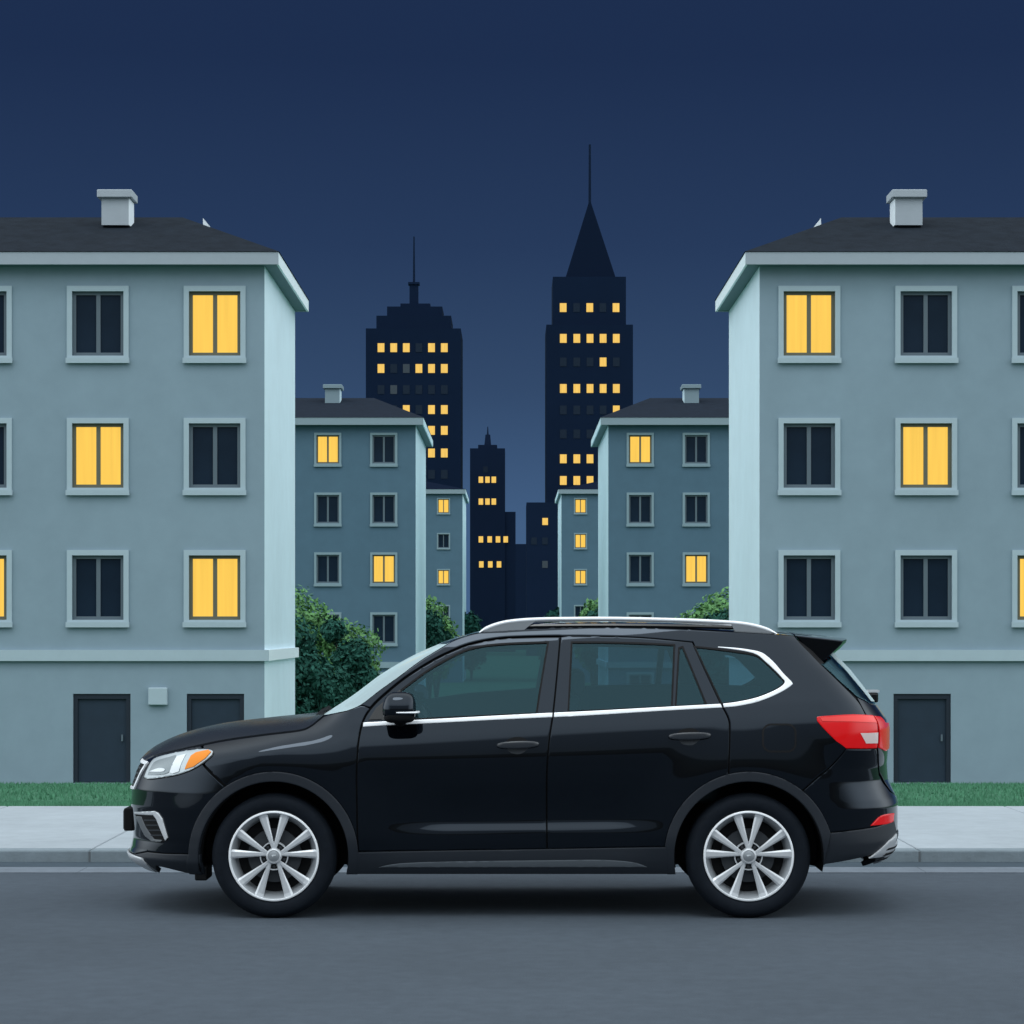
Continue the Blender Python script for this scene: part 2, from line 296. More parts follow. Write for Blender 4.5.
def apartment(label, side, d0, d1, xin, xout, zb, eave, fas, ridge, oh, cols, rows, lit, ws, mm, hip, doors=(), belt=None, chim=None, vent=None, box=None):
    """side -1: left of the street. x values are distances from the street's centre line (positive), mirrored by side."""
    s = side
    root = thing('apartment_building', label, 'building', (s * (xin + xout) / 2, d0, zb), 'apartment buildings lining the street')
    ox, oy, oz = root.location
    def loc(mb):
        mb.v = [(p[0] - ox, p[1] - oy, p[2] - oz) for p in mb.v]; return mb
    wins = [(c, r) for r in rows for c in cols]
    W, H = ws['w'], ws['h']
    holes = [(s * c - W, s * c + W, r - H, r + H) for c, r in wins] + [(s * c - w2, s * c + w2, z0, z1) for c, w2, z0, z1 in doors]
    xa, xb = sorted((s * xin, s * xout))
    X = sorted({xa, xb} | {h[0] for h in holes} | {h[1] for h in holes}); Z = sorted({zb - .3, fas - .02} | {h[2] for h in holes} | {h[3] for h in holes})
    b = MB()
    for i in range(len(X) - 1):
        for j in range(len(Z) - 1):
            cx, cz = (X[i] + X[i + 1]) / 2, (Z[j] + Z[j + 1]) / 2
            if any(h[0] < cx < h[1] and h[2] < cz < h[3] for h in holes): continue
            b.quad((X[i], d0, Z[j]), (X[i + 1], d0, Z[j]), (X[i + 1], d0, Z[j + 1]), (X[i], d0, Z[j + 1]))
    for h in holes:
        y2 = d0 + .2
        b.quad((h[0], d0, h[2]), (h[0], d0, h[3]), (h[0], y2, h[3]), (h[0], y2, h[2])); b.quad((h[1], d0, h[2]), (h[1], y2, h[2]), (h[1], y2, h[3]), (h[1], d0, h[3]))
        b.quad((h[0], d0, h[2]), (h[0], y2, h[2]), (h[1], y2, h[2]), (h[1], d0, h[2])); b.quad((h[0], d0, h[3]), (h[1], d0, h[3]), (h[1], y2, h[3]), (h[0], y2, h[3]))
        b.quad((h[0], y2, h[2]), (h[1], y2, h[2]), (h[1], y2, h[3]), (h[0], y2, h[3]))
    loc(b).build('wall', mm['wall'], root)
    b = MB(); b.quad((xa, d1, zb - .3), (xa, d1, fas - .02), (xb, d1, fas - .02), (xb, d1, zb - .3)); loc(b).build('back_wall', mm['wall'], root)
    for xx in (xa, xb):
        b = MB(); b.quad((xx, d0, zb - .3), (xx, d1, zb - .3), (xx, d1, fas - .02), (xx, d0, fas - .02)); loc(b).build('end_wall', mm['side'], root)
    # roof: eaves board all round, soffit, hipped slopes
    ea, eb = xa - oh, xb + oh; f0, f1 = d0 - oh, d1 + oh * .2
    b = MB(); b.box(ea + .05, eb - .05, f0 + .05, f1 - .05, fas - .018, fas + .03); loc(b).build('soffit', mm['soffit'], root)
    b = MB(); b.box(ea, eb, f0, f0 + .048, fas - .03, eave); loc(b).build('eaves_board', mm['fascia'], root)
    b = MB(); b.box(ea, eb, f1 - .048, f1, fas - .03, eave); loc(b).build('eaves_board', mm['fascia'], root)
    for e0, e1 in ((ea, ea + .048), (eb - .048, eb)):
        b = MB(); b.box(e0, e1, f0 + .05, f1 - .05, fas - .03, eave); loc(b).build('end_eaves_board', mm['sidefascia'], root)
    ym = (d0 + d1) / 2; ez = eave + .01
    h0, h1 = ea + hip, eb - hip
    rz = ridge
    b = MB(); b.add([(ea - .02, f0 - .02, ez), (eb + .02, f0 - .02, ez), (eb + .02, f1 + .02, ez), (ea - .02, f1 + .02, ez), (h0, ym, rz), (h1, ym, rz)],
                    [(0, 1, 5, 4), (1, 2, 5), (2, 3, 4, 5), (3, 0, 4), (0, 3, 2, 1)])
    roof = loc(b).build('roof', mm['roof'], root)
    if chim:
        c0, c1, cc0, cc1, cz0, cz1, cz2, yy0, yy1 = chim
        p0, p1 = sorted((s * c0, s * c1)); q0, q1 = sorted((s * cc0, s * cc1)); ov = (q1 - q0 - (p1 - p0)) / 2
        b = MB(); b.box(p0, p1, yy0, yy1, cz0, cz1)
        ch = loc(b).build('chimney', mm['chimney'], roof)
        b = MB(); b.box(q0, q1, yy0 - ov, yy1 + ov, cz1 + .002, cz2); bevelled(loc(b).build('chimney_cap', mm['chimney_cap'], roof), .02)
        b = MB(); xx = max(p0, p1) if s < 0 else min(p0, p1); b.box(xx + .003 * -s, xx + .02 * -s, yy0 + .002, yy1 - .002, cz0, cz1 - .005); loc(b).build('chimney_lit_side', mm['sidefascia'], roof)  # pale slab on the street side, light painted into its colour
    if vent:
        x0, x1, z0, z1, y = vent
        b = MB(); t = [(s * x0, z0 - .5), (s * x0, z1), (s * x1, z0)]
        b.add([(q[0], y, q[1]) for q in t] + [(q[0], y + .5, q[1]) for q in t], [(0, 1, 2), (3, 5, 4), (0, 3, 4, 1), (1, 4, 5, 2), (2, 5, 3, 0)])
        loc(b).build('roof_vent', M['sidefascia'], roof, recalc=True)
    if belt:
        z0, z1 = belt
        b = MB(); b.box(xa - (.1 if s > 0 else -.0), xb + (.0 if s > 0 else .1) - (0), d0 - .10, d0 - .001, z0, z1)
        loc(b).build('string_course', mm['trim'], root)
        b = MB(); xx = s * xin; b.box(xx - s * .001, xx - s * .1, d0 + .002, d1, z0, z1); loc(b).build('string_course', mm['sidefascia'], root)
    for c, r in wins:
        l = lit.get((cols.index(c), rows.index(r)), 0)
        fr = data_obj('window', ws['frame_lit' if l else 'frame'], root, (s * c - ox, 0, r - oz))
        data_obj('pane', ws['lit' if l else 'pane'], fr); data_obj('surround', ws['surround'], fr); data_obj('sill', ws['sill'], fr)
        if l: fr['label'] = 'window lit warm yellow from inside'
    for c, w2, z0, z1 in doors:
        b = MB(); cx = s * c
        b.box(cx - w2 + .002, cx - w2 + .10, d0 + .03, d0 + .16, z0, z1 - .12); b.box(cx + w2 - .10, cx + w2 - .002, d0 + .03, d0 + .16, z0, z1 - .12); b.box(cx - w2 + .002, cx + w2 - .002, d0 + .03, d0 + .16, z1 - .118, z1 - .002)
        dr = loc(b).build('door', M['door_frame'], root)
        b = MB(); b.box(cx - w2 + .104, cx + w2 - .104, d0 + .08, d0 + .14, z0 + .02, z1 - .122); loc(b).build('door_leaf', M['door'], dr)
        b = MB(); b.box(cx + w2 - .22, cx + w2 - .18, d0 + .04, d0 + .078, z0 + .95, z0 + 1.1); loc(b).build('handle', M['frame'], dr)
    if box:
        c, w2, z0, z1 = box
        b = MB(); b.box(s * c - w2, s * c + w2, d0 - .1, d0 - .001, z0, z1); bevelled(loc(b).build('meter_box', mm['trim'], root), .02)
    return root

D1 = 54.0; k1 = D1 / F
def z1(py, d=D1): return EYE - (py - HZ) * d / F
mm1 = dict(wall=M['wall1'], side=M['side1'], soffit=M['soffit'], fascia=M['fascia1'], sidefascia=M['sidefascia'], roof=M['roof'], chimney=M['chimney'], chimney_cap=M['chimney'], trim=M['trim1'])
mm2 = dict(wall=M['wall2'], side=M['side2'], soffit=M['soffit'], fascia=M['fascia2'], sidefascia=M['side2'], roof=M['roof2'], chimney=M['chimney2'], chimney_cap=M['chimney2'], trim=M['trim2'])
cols1 = [(512 - c) * k1 for c in (214.8, 98, -18.8, -135.6)]
rows1 = [z1(p) for p in (323.6, 455.6, 587.6)]
doors1 = [((512 - 215.4) * k1, 28.7 * k1, -1.77, z1(693.8)), ((512 - 101.8) * k1, 28.7 * k1, -1.77, z1(693.8)), ((512 + 132) * k1, 28.7 * k1, -1.77, z1(693.8))]
dch = 56.4
chim1 = ((512 - 101.5) * dch / F, (512 - 128.5) * dch / F, (512 - 97.5) * dch / F, (512 - 132.5) * dch / F, z1(225, dch), z1(198, dch), z1(190, dch), dch, dch + .7)
vent1 = ((512 - 203) * 58.0 / F, (512 - 213.5) * 58.0 / F, z1(231, 58.0), z1(218, 58.0), 58.0)
common1 = dict(d0=D1, d1=61.6, xin=(512 - 264.5) * k1, xout=(512 + 185) * k1, zb=-1.79, eave=z1(252, 53.65), fas=z1(263, 53.65), ridge=z1(219.5, 58.1), oh=.35, cols=cols1, rows=rows1, ws=WS1, mm=mm1, hip=2.75,
               doors=doors1, belt=(z1(661, 53.9), z1(650, 53.9)), chim=chim1, vent=vent1)
apartment('nearest left three-storey grey-blue block with small box beside its doors', -1, lit={(0, 0): 1, (1, 1): 1, (0, 2): 1, (2, 0): 0, (2, 2): 1, (3, 1): 1}, box=((512 - 158.3) * k1, 9.5 * k1, z1(705), z1(687.5)), **common1)
apartment('nearest right three-storey grey-blue block with only two lit windows', 1, lit={(0, 0): 1, (1, 1): 1, (2, 2): 1, (3, 0): 1}, **common1)

mm3 = dict(mm2, roof=M['spire'])
D2 = 119.0; k2 = D2 / F
cols2 = [(512 - c) * k2 for c in (383.8, 327.8, 271.8, 215.8)]; rows2 = [EYE - (p - HZ) * k2 for p in (449.3, 509.1, 568.9, 628.8, 688.6)]
dc2 = 124.
chim2 = ((512 - 325) * dc2 / F, (512 - 339.5) * dc2 / F, (512 - 323) * dc2 / F, (512 - 342) * dc2 / F, z1(408, dc2), z1(388.5, dc2), z1(384.5, dc2), dc2, dc2 + 1.2)
common2 = dict(d0=D2, d1=133., xin=(512 - 415.7) * k2, xout=(512 - 160) * k2, zb=-2.65, eave=z1(417.4, 118.5), fas=z1(424, 118.5), ridge=z1(398, 126.), oh=.4, cols=cols2, rows=rows2, ws=WS2, mm=mm2, hip=2.9, chim=chim2, belt=(z1(668, D2), z1(662, D2)))
apartment('darker slate-blue block behind the nearest left one, lit at top left and lower right', -1, lit={(1, 0): 1, (0, 2): 1, (2, 1): 1}, **common2)
apartment('darker slate-blue block left of the nearest right one, two windows lit diagonally', 1, lit={(0, 0): 1, (1, 2): 1, (2, 1): 1}, **common2)
D3 = 197.; k3 = D3 / F
cols3 = [(512 - c) * k3 for c in (443.5, 408, 372)]; rows3 = [EYE - (p - HZ) * k3 for p in (506, 541, 577, 613, 649)]
common3 = dict(d0=D3, d1=212., xin=(512 - 462.6) * k3, xout=(512 - 345) * k3, zb=-2.65, eave=z1(489.2, 196.6), fas=z1(493.2, 196.6), ridge=z1(480, 204), oh=.26, cols=cols3, rows=rows3, ws=WS3, mm=mm3, hip=4.0)
apartment('small distant slate-blue block on the left with lit, dark and lit windows stacked', -1, lit={(0, 0): 1, (0, 2): 1}, **common3)
apartment('small distant slate-blue block on the right with three lit windows stacked', 1, lit={(0, 0): 1, (0, 1): 1, (0, 2): 1}, **common3)

# ------------------------------------------------------------------ skyline towers
def tower(label, d, blocks, wins, depth, m, spire=None, extra=None, wsz=(6.7, 8.8)):
    xs_ = [b[0] for b in blocks] + [b[1] for b in blocks]; cx = (min(xs_) + max(xs_)) / 2
    X0, _ = AT(cx, 0, d); root = thing('skyscraper', label, 'skyscraper', (X0, d, -2.65), 'dark skyscrapers on the skyline')
    def lx(px): return (px - 512) * d / F - X0
    def lz(py, dd=0): return EYE - (py - HZ) * (d + dd) / F + 2.65
    for i, (a, c, top) in enumerate(blocks):
        hw = (lx(c) - lx(a)) / 2; full = (lx(max(xs_)) - lx(min(xs_)))
        ins = i * .6 if depth is None else max(0, (full - 2 * hw) / 2)
        z0 = 0 if i == 0 else lz(blocks[i - 1][2])
        b = MB(); b.box(lx(a), lx(c), ins, depth - ins if depth - ins > ins + 1 else ins + 1, z0 - (0 if i == 0 else .0), lz(top))
        b.build('tower_block', m, root)
    if extra:
        for a, c, top, dy in extra:
            b = MB(); b.box(lx(a), lx(c), dy, depth, 0, lz(top)); b.build('annex_block', m, root)
    if spire: spire(root, lx, lz)
    wm = {}
    ww, wh = wsz[0] * d / F, wsz[1] * d / F
    for nm, q in (('l', 'lit_far'), ('d', 'tpane'), ('g', 'tgrey')):
        a = MB(); a.box(-ww / 2, ww / 2, -.05, .0, -wh / 2, wh / 2); o = a.build('tmp', M[q]); wm[nm] = o.data; bpy.data.objects.remove(o)
    for px, py, st, dy in wins: 
        o = data_obj('window', wm[st], root, (lx(px), dy - .01, lz(py)))
        if st == 'l': o['label'] = 'small window lit yellow'
    return root
DT = 420.
c6 = [381, 393.7, 406.3, 418.9, 431.5, 444.3]
pat = [(347.7, 'lllill'), (368.5, 'ldglll'), (389.6, 'dgdddd'), (409.6, 'ddldll'), (430.4, 'dlddll'), (453, 'ddddll'), (474.3, 'dddddd'), (495, 'ddldld'), (516, 'dldddd'), (537, 'lddddl')]
winsA = [(c6[i], y, 'd' if ch == 'i' else ch, 0) for y, row in pat for i, ch in enumerate(row)]
def spA(root, lx, lz):
    b = MB(); x0 = (414.0 - 512) * (DT + 8) / F - root.location.x; y = 8
    b.box(x0 - .78, x0 + .78, y - .8, y + .8, lz(299), lz(284.4, 7)); b.box(x0 - 1.02, x0 + 1.02, y - 1.0, y + 1.0, lz(284.4, 7) + .02, lz(282, 7))
    b.build('mast_base', M['tower'], root)
    b = MB(); b.tube([(x0, y, lz(282.2, 7)), (x0, y, lz(236.6, 8))], [.22, .12], 8); b.build('mast', M['tower'], root)
tower('dark stepped skyscraper left of centre with a thin antenna mast on top', DT, [(365.8, 460.8, 328.4), (375.8, 450.8, 314.3), (386, 441.7, 303.8), (398.9, 429, 299)], winsA, 17., M['tower'], spA)
c5 = [563.3, 576.8, 590, 603.1, 616.3]
pat = [(338.4, 'lllll'), (362, 'dddld'), (388.5, 'lllll'), (410, 'ddddl'), (434, 'ddddd'), (458.8, 'lllld'), (480.5, 'llldd'), (502, 'ddddd'), (524, 'ldldd'), (546, 'dddld')]
insB = (633 - 626.3 + 553 - 546.3) / 2 * DT / F
winsB = [(c5[i], y, ch, 0) for y, row in pat for i, ch in enumerate(row)] + [(c5[i], 306.7, ch, insB) for i, ch in enumerate('ldldl')]
def spB(root, lx, lz):
    z0 = lz(275.7); yc = 8; x0 = (589.8 - 512) * (DT + 8) / F - root.location.x; hw = 25.6 * DT / F; a, c = x0 - hw, x0 + hw
    b = MB(); V = [(a, yc - hw, z0), (c, yc - hw, z0), (c, yc + hw, z0), (a, yc + hw, z0), (x0, yc, lz(199, 8))]
    b.add(V, [(0, 1, 4), (1, 2, 4), (2, 3, 4), (3, 0, 4), (0, 3, 2, 1)]); b.build('pyramid_roof', M['spire'], root)
    b = MB(); b.tube([(x0, yc, lz(204, 8)), (x0, yc, lz(144.6, 8))], [.25, .2], 8); b.build('mast', M['tower'], root)
tower('tallest dark skyscraper with steep pyramid roof and needle spire', DT, [(546.3, 633, 324.6), (553, 626.3, 275.7)], winsB, 16., M['tower'], spB)
winsC = [(x, y, 'l', 0) for y, xx in ((479.7, (480.9, 487.5, 493.8)), (501.6, (480.9, 487.5, 493.8)), (539.4, (480.9, 489.7, 498, 505.7)), (564.4, (481.3, 490.3, 499))) for x in xx] + [(485.5, 469.5, 'd', 0)]
def spC(root, lx, lz):
    b = MB(); z0, z2 = lz(444.2), lz(432.7); y = 5
    for (a, c, e, g) in ((484, 491, 485.2, 490),):
        V = [(lx(a), y - .8, z0), (lx(c), y - .8, z0), (lx(c), y + .8, z0), (lx(a), y + .8, z0), (lx(e), y - .5, z2), (lx(g), y - .5, z2), (lx(g), y + .5, z2), (lx(e), y + .5, z2)]
        b.add(V, [(0, 1, 5, 4), (1, 2, 6, 5), (2, 3, 7, 6), (3, 0, 4, 7), (4, 5, 6, 7)])
    b.build('mast_base', M['tower2'], root)
    b = MB(); b.tube([(lx(487.5), y, z2 - .1), (lx(487.5), y, lz(424.5))], [.2, .08], 8); b.build('mast', M['tower2'], root)
tower('small narrow dark tower in the gap between the tall ones, with short spire', 470., [(470, 505, 448.3), (478, 497, 444.2)], winsC, 12., M['tower2'], spC, extra=[(505.02, 515.6, 511.7, .3)], wsz=(4.5, 6.2))
tower('low flat-topped dark block left of the tallest skyscraper with one lit window', 400., [(526.5, 562, 502.4)], [(545.1, 521.5, 'l', 0), (545, 564.4, 'g', 0), (545, 541, 'd', 0), (534, 541, 'd', 0)], 14., M['tower2'], wsz=(5.6, 7))
tower('lowest dark block in the skyline gap with no lit windows', 520., [(515, 530, 544)], [], 12., M['tower2'])

# ------------------------------------------------------------------ shrubs
def shrub(label, d, lobes, m, nleaf, leaf, group):
    if m is M['leaf_dark']: lobes = [(a_, b_ + 3, c_ * .80) for a_, b_, c_ in lobes]
    """lobes: (px, py, radius px) of leafy masses at distance d; stems come up from the ground"""
    S = [(*AT(px, py, d), r * d / F) for px, py, r in lobes]
    cx = sum(q[0] for q in S) / len(S); zg = terrain(d)
    root = thing('leafy_shrub', label, 'shrub', (cx, d, zg), group)
    V = []; Fc = []
    tot = sum(q[2] ** 2 for q in S)
    for i, (x, z, r) in enumerate(S):
        oy = (random.random() - .5) * .5
        n = int(nleaf * r * r / tot)
        for _ in range(n):
            u = rng.normal(size=3); u /= np.linalg.norm(u)
            q = rng.random() ** .28
            # lumpy surface
            lump = 1 + .10 * math.sin(5 * u[0] + i) * math.cos(6 * u[2] + 2 * i) + .05 * rng.normal()
            p = np.array([x - cx, oy, z - zg]) + u * np.array([1, .9, 1]) * r * q * lump
            if p[2] < .1: continue
            nrm = u + rng.normal(size=3) * .55; nrm /= np.linalg.norm(nrm)
            t = np.cross(nrm, rng.normal(size=3)); t /= np.linalg.norm(t); bt = np.cross(nrm, t)
            s = leaf * (.6 + .8 * rng.random()); k = len(V)
            V += [p - t * s, p - bt * s * .5, p + t * s, p + bt * s * .5]; Fc.append((k, k + 1, k + 2, k + 3))
    mesh_obj('foliage', V, Fc, m, root)
    b = MB(); zc = sum(q[1] for q in S) / len(S) - zg
    for (x, z, r) in S:
        b.tube([(0, 0, -.1), ((x - cx) * .4, 0, (z - zg) * .45), (x - cx, 0, z - zg)], [.09, .06, .02], 6)
    b.build('stem', M['bark'], root)
    return root
G = 'shrubs between the apartment buildings'
shrub('dark green rounded shrub nearest the left block corner, behind the car bonnet', 70., [(292, 640, 35), (300, 672, 40), (322, 690, 40), (292, 712, 44), (335, 725, 36)], M['leaf_dark'], 9000, .085, G)
shrub('dark green rounded shrub behind the windscreen, right of the biggest left shrub', 73., [(352, 655, 25), (366, 676, 18), (345, 690, 34), (362, 715, 26), (334, 628, 16)], M['leaf_dark'], 7000, .085, G)
shrub('lighter green shrub rising behind the dark pair on the left', 76., [(292, 622, 35), (318, 632, 28), (338, 648, 30), (357, 650, 27), (335, 690, 32), (366, 672, 16), (300, 680, 40)], M['leaf_light'], 8000, .085, G)
shrub('dark green shrub against the right block, above the car roof', 70., [(722, 634, 34), (700, 650, 28), (735, 670, 44)], M['leaf_dark'], 7000, .085, G)
shrub('lighter green shrub behind the dark one at the right block', 76., [(728, 622, 34), (706, 632, 30), (688, 640, 24), (715, 670, 40)], M['leaf_light'], 7000, .085, G)
shrub('dark green shrub between the left slate block and the small distant block', 140., [(428, 622, 20), (436, 636, 18), (424, 650, 26)], M['leaf_dark'], 3500, .15, G)
shrub('lighter green shrub edging the dark one left of the distant block', 146., [(428, 617, 20), (441, 630, 16), (446, 646, 16), (430, 660, 25)], M['leaf_light'], 3500, .15, G)
shrub('dark green shrub between the right slate block and the small distant block', 140., [(597, 621, 18), (588, 634, 15), (600, 650, 24)], M['leaf_dark'], 3500, .15, G)
shrub('lighter green shrub edging the dark one right of the distant block', 146., [(598, 615, 18), (586, 628, 13), (596, 650, 22)], M['leaf_light'], 3000, .15, G)
shrub('dark shrub below the small narrow tower, right of the left distant block', 206., [(468, 622, 17), (476, 634, 14), (470, 650, 22)], M['leaf_dark'], 2500, .2, G)
shrub('dark shrub below the low flat-topped block, left of the right distant block', 206., [(557, 618, 16), (549, 630, 14), (556, 650, 22)], M['leaf_dark'], 2500, .2, G)

# ================================================================== the car
car = thing('car', 'black five-door SUV parked side-on in the road facing left', 'car', (0, CARY, 0))
sm = lambda a, b, x: (lambda t: t * t * (3 - 2 * t))(np.clip((x - a) / (b - a), 0, 1))
_tz = np.array([0, .20, .27, .34, .42, .50, .60, .75, .88, .95, 1.0, 1.05, 1.10, 1.16, 1.21, 1.25, 1.36, 1.5, 1.62, 1.70, 1.745, 1.79, 1.85, 2.0])
_tw = np.array([.70, .81, .865, .893, .902, .905, .905, .908, .914, .917, .915, .908, .897, .880, .866, .852, .815, .764, .712, .670, .635, .56, .4, .3])
_fz = np.linspace(0, 2, 801); _fw = np.interp(_fz, _tz, _tw)
_kern = np.exp(-.5 * (np.arange(-30, 31) / 9.) ** 2); _kern /= _kern.sum()
_fw = np.convolve(np.pad(_fw, 30, mode='edge'), _kern, mode='valid')
_nz = [.20, .25, .30, .331, .38, .45, .64, .75, .85, .902, .98, 1.03, 1.08, 1.13, 2]
_nx = [-2.20, -2.315, -2.40, -2.43, -2.415, -2.40, -2.415, -2.408, -2.375, -2.346, -2.27, -2.19, -2.09, -2.0, -2.0]
_rz = [.20, .28, .325, .376, .452, .566, .66, .693, .737, .80, .90, .972, 1.12, 1.17, 1.263, 1.34, 1.473, 1.56, 1.657, 1.75, 2]
_rx = [2.10, 2.24, 2.365, 2.416, 2.446, 2.446, 2.446, 2.436, 2.414, 2.385, 2.378, 2.384, 2.386, 2.376, 2.308, 2.250, 2.143, 2.055, 1.95, 1.85, 1.7]
WHX = ((273.6 - 512) * 14.09 / F, (748.9 - 512) * 14.09 / F); WHZ = .372
_nx = np.array(_nx, float); _rx = np.array(_rx, float); _nt_, _rt_ = _nx.copy(), _rx.copy()
def Wf(X, Z):
    zp = Z - .05 * np.clip(X, -1.2, 1.9) * sm(.8, 1.15, Z)
    Wd = np.interp(zp, _fz, _fw)
    k = sm(-.80, -.35, X) * (1 - sm(.55, .95, X))
    zc = .585 + .012 * X
    bump = np.where(Z < zc, sm(zc - .075, zc - .004, Z), 1 - sm(zc - .004, zc + .30, Z))
    Wd = Wd - .020 * k * bump
    for wx in WHX:
        r = np.hypot(X - wx, Z - WHZ)
        Wd = Wd + .020 * (1 - sm(.47, .80, r)) * sm(.3, .5, Z)
    zh = np.interp(X, [-2.3, -1.86, -1.25, -1.0], [.96, 1.03, 1.125, 1.17])
    t = np.clip((Z - (zh - .11)) / .12, 0, 2)
    Wd = Wd - .085 * t * t * (1 - sm(-1.2, -.95, X))
    return Wd
LN, LT = 1.45, 1.20
def ends(Z):
    return np.interp(Z, _nz, _nx), np.interp(Z, _rz, _rx)
def Q0(a, Z):
    a = np.asarray(a, float); Z = np.asarray(Z, float)
    xn, xr = ends(Z)
    Lf = .80; Lr = np.interp(Z, [.9, 1.3], [.50, .40])
    xs, xe = xn + Lf, xr - Lr
    ph = np.clip((xs - a) / LN, 0, 1) * math.pi / 2; pt = np.clip((a - xe) / LT, 0, 1) * math.pi / 2
    X = np.where(a < xs, xs - Lf * np.sin(ph) ** (2 / 2.1), np.where(a > xe, xe + Lr * np.sin(pt) ** (2 / 2.5), a))
    fac = np.where(a < xs, np.maximum(np.cos(ph), 0) ** (2 / 2.8), np.where(a > xe, np.maximum(np.cos(pt), 0) ** (2 / 2.7), 1))
    return np.stack([X, -Wf(X, Z) * fac, Z], -1)
def nrm(a, Z):
    e = 6e-3
    xn, xr = ends(Z); lo, hi = xn + .80 - LN, xr - np.interp(Z, [.9, 1.3], [.50, .40]) + LT
    a0, a1 = np.maximum(a - e, lo), np.minimum(a + e, hi)
    da = Q0(a1, Z) - Q0(a0, Z); dz = Q0(a, Z + e) - Q0(a, Z - e)
    n = np.cross(da, dz); n /= np.linalg.norm(n, axis=-1, keepdims=True) + 1e-12
    return n                       # near side: da=+x, dz=+z -> -y : outward
def Q(a, Z, off=0.):
    a = np.asarray(a, float); Z = np.asarray(Z, float)
    p = Q0(a, Z)
    return p + nrm(a, Z) * off if np.any(off) else p
# the outline is set by the corners, which stand nearer than the centre line: fit the centre line to the measured outline
for _ in range(6):
    for zz, xx, tgt, end in ((_nz, _nx, _nt_, 'f'), (_rz, _rx, _rt_, 'r')):
        for i_, z in enumerate(zz):
            xn, xr = ends(z); lo, hi = xn + .80 - LN, xr - np.interp(z, [.9, 1.3], [.50, .40]) + LT
            A = np.linspace(lo, hi, 500); P = Q0(A, np.full_like(A, z)); q = P[:, 0] / (CARY + P[:, 1])
            if end == 'f' and z < 1.1: xx[i_] += (tgt[i_] / CARY - q.min()) * 14.5
            if end == 'r' and z < 1.6: xx[i_] += (tgt[i_] / CARY - q.max()) * 14.5
def px2a(px, py):
    Z = EYE - (py - HZ) * 14.15 / F
    a = (px - 512) * 14.15 / F
    for _ in range(8):
        xn, xr = ends(Z); lo, hi = xn + .80 - LN, xr - np.interp(Z, [.9, 1.3], [.50, .40]) + LT
        A = np.linspace(lo, hi, 900); P = Q0(A, np.full_like(A, Z)); sx = 512 + F * P[:, 0] / (CARY + P[:, 1])
        i0, i1 = int(np.argmin(sx)), int(np.argmax(sx))
        a = float(np.interp(px, sx[i0:i1 + 1], A[i0:i1 + 1]))
        p = Q0(a, Z); Z = float(EYE - (py - HZ) * (CARY + p[1]) / F)
    return a, Z
def acen(Z, end):
    xn, xr = ends(Z)
    return float(xn + .80 - LN) if end == 'f' else float(xr - np.interp(Z, [.9, 1.3], [.50, .40]) + LT)
def ay(yh, Z, end):
    lo = acen(Z, end); xn, xr = ends(Z); st = float(xn + .8) if end == 'f' else float(xr - .45)
    A = np.linspace(lo, st, 500); y = -Q0(A, np.full_like(A, Z))[:, 1]
    return float(np.interp(yh, y, A))
def conv(pts):
    o = []
    for p in pts:
        if p[0] == 'c': o.append((acen(p[1], p[2]), p[1]))
        elif p[0] == 'y': o.append((ay(p[1], p[2], p[3]), p[2]))
        elif p[0] == 'a': o.append((p[1], p[2]))
        else: o.append(px2a(*p))
    return o
def resample(P, step):
    o = []
    for i in range(len(P)):
        a = np.array(P[i]); b = np.array(P[(i + 1) % len(P)]); d = np.linalg.norm(b - a)
        if d < 1e-5: continue
        n = max(1, int(math.ceil(d / step)))
        for k in range(n): o.append(tuple(a + (b - a) * k / n))
    return o
def spl(pts, n=6):
    """Catmull-Rom through image points"""
    P = [np.array(p, float) for p in pts]; o = []
    for i in range(len(P) - 1):
        p0, p1, p2, p3 = P[max(i - 1, 0)], P[i], P[i + 1], P[min(i + 2, len(P) - 1)]
        for k in range(n):
            t = k / n
            o.append(tuple(.5 * (2 * p1 + (p2 - p0) * t + (2 * p0 - 5 * p1 + 4 * p2 - p3) * t * t + (3 * p1 - p0 - 3 * p2 + p3) * t ** 3)))
    o.append(tuple(P[-1])); return o
def arc(cx, cy, r, a0, a1, n=24):
    return [(cx + r * math.cos(R(a0 + (a1 - a0) * i / n)), cy - r * math.sin(R(a0 + (a1 - a0) * i / n))) for i in range(n + 1)]
def rrect(x0, y0, x1, y1, r, n=5):
    o = []
    for cx, cy, a0 in ((x1 - r, y0 + r, 0), (x0 + r, y0 + r, 90), (x0 + r, y1 - r, 180), (x1 - r, y1 - r, 270)):
        o += arc(cx, cy, r, a0, a0 + 90, n)
    return o
def grow(P, d):
    """offset a closed image-space loop outwards"""
    A = np.array(P); area = .5 * np.sum(A[:, 0] * np.roll(A[:, 1], -1) - np.roll(A[:, 0], -1) * A[:, 1]); s = 1 if area > 0 else -1
    o = []
    for i in range(len(A)):
        t1 = A[i] - A[i - 1]; t2 = A[(i + 1) % len(A)] - A[i]
        t1 = t1 / (np.linalg.norm(t1) + 1e-9); t2 = t2 / (np.linalg.norm(t2) + 1e-9)
        n1 = np.array([t1[1], -t1[0]]) * s; n2 = np.array([t2[1], -t2[0]]) * s
        n = n1 + n2; l = np.linalg.norm(n)
        n = n / l if l > 1e-6 else n1
        c = max(.5, float(n @ n1)); o.append(tuple(A[i] + n * d / c))
    return o
def inside(P, X, Y):
    P = np.array(P); r = np.zeros(len(X), bool)
    for i in range(len(P)):
        x0, y0 = P[i - 1]; x1, y1 = P[i]
        if y0 == y1: continue
        c = ((y0 > Y) != (y1 > Y)) & (X < (x1 - x0) * (Y - y0) / (y1 - y0) + x0); r ^= c
    return r
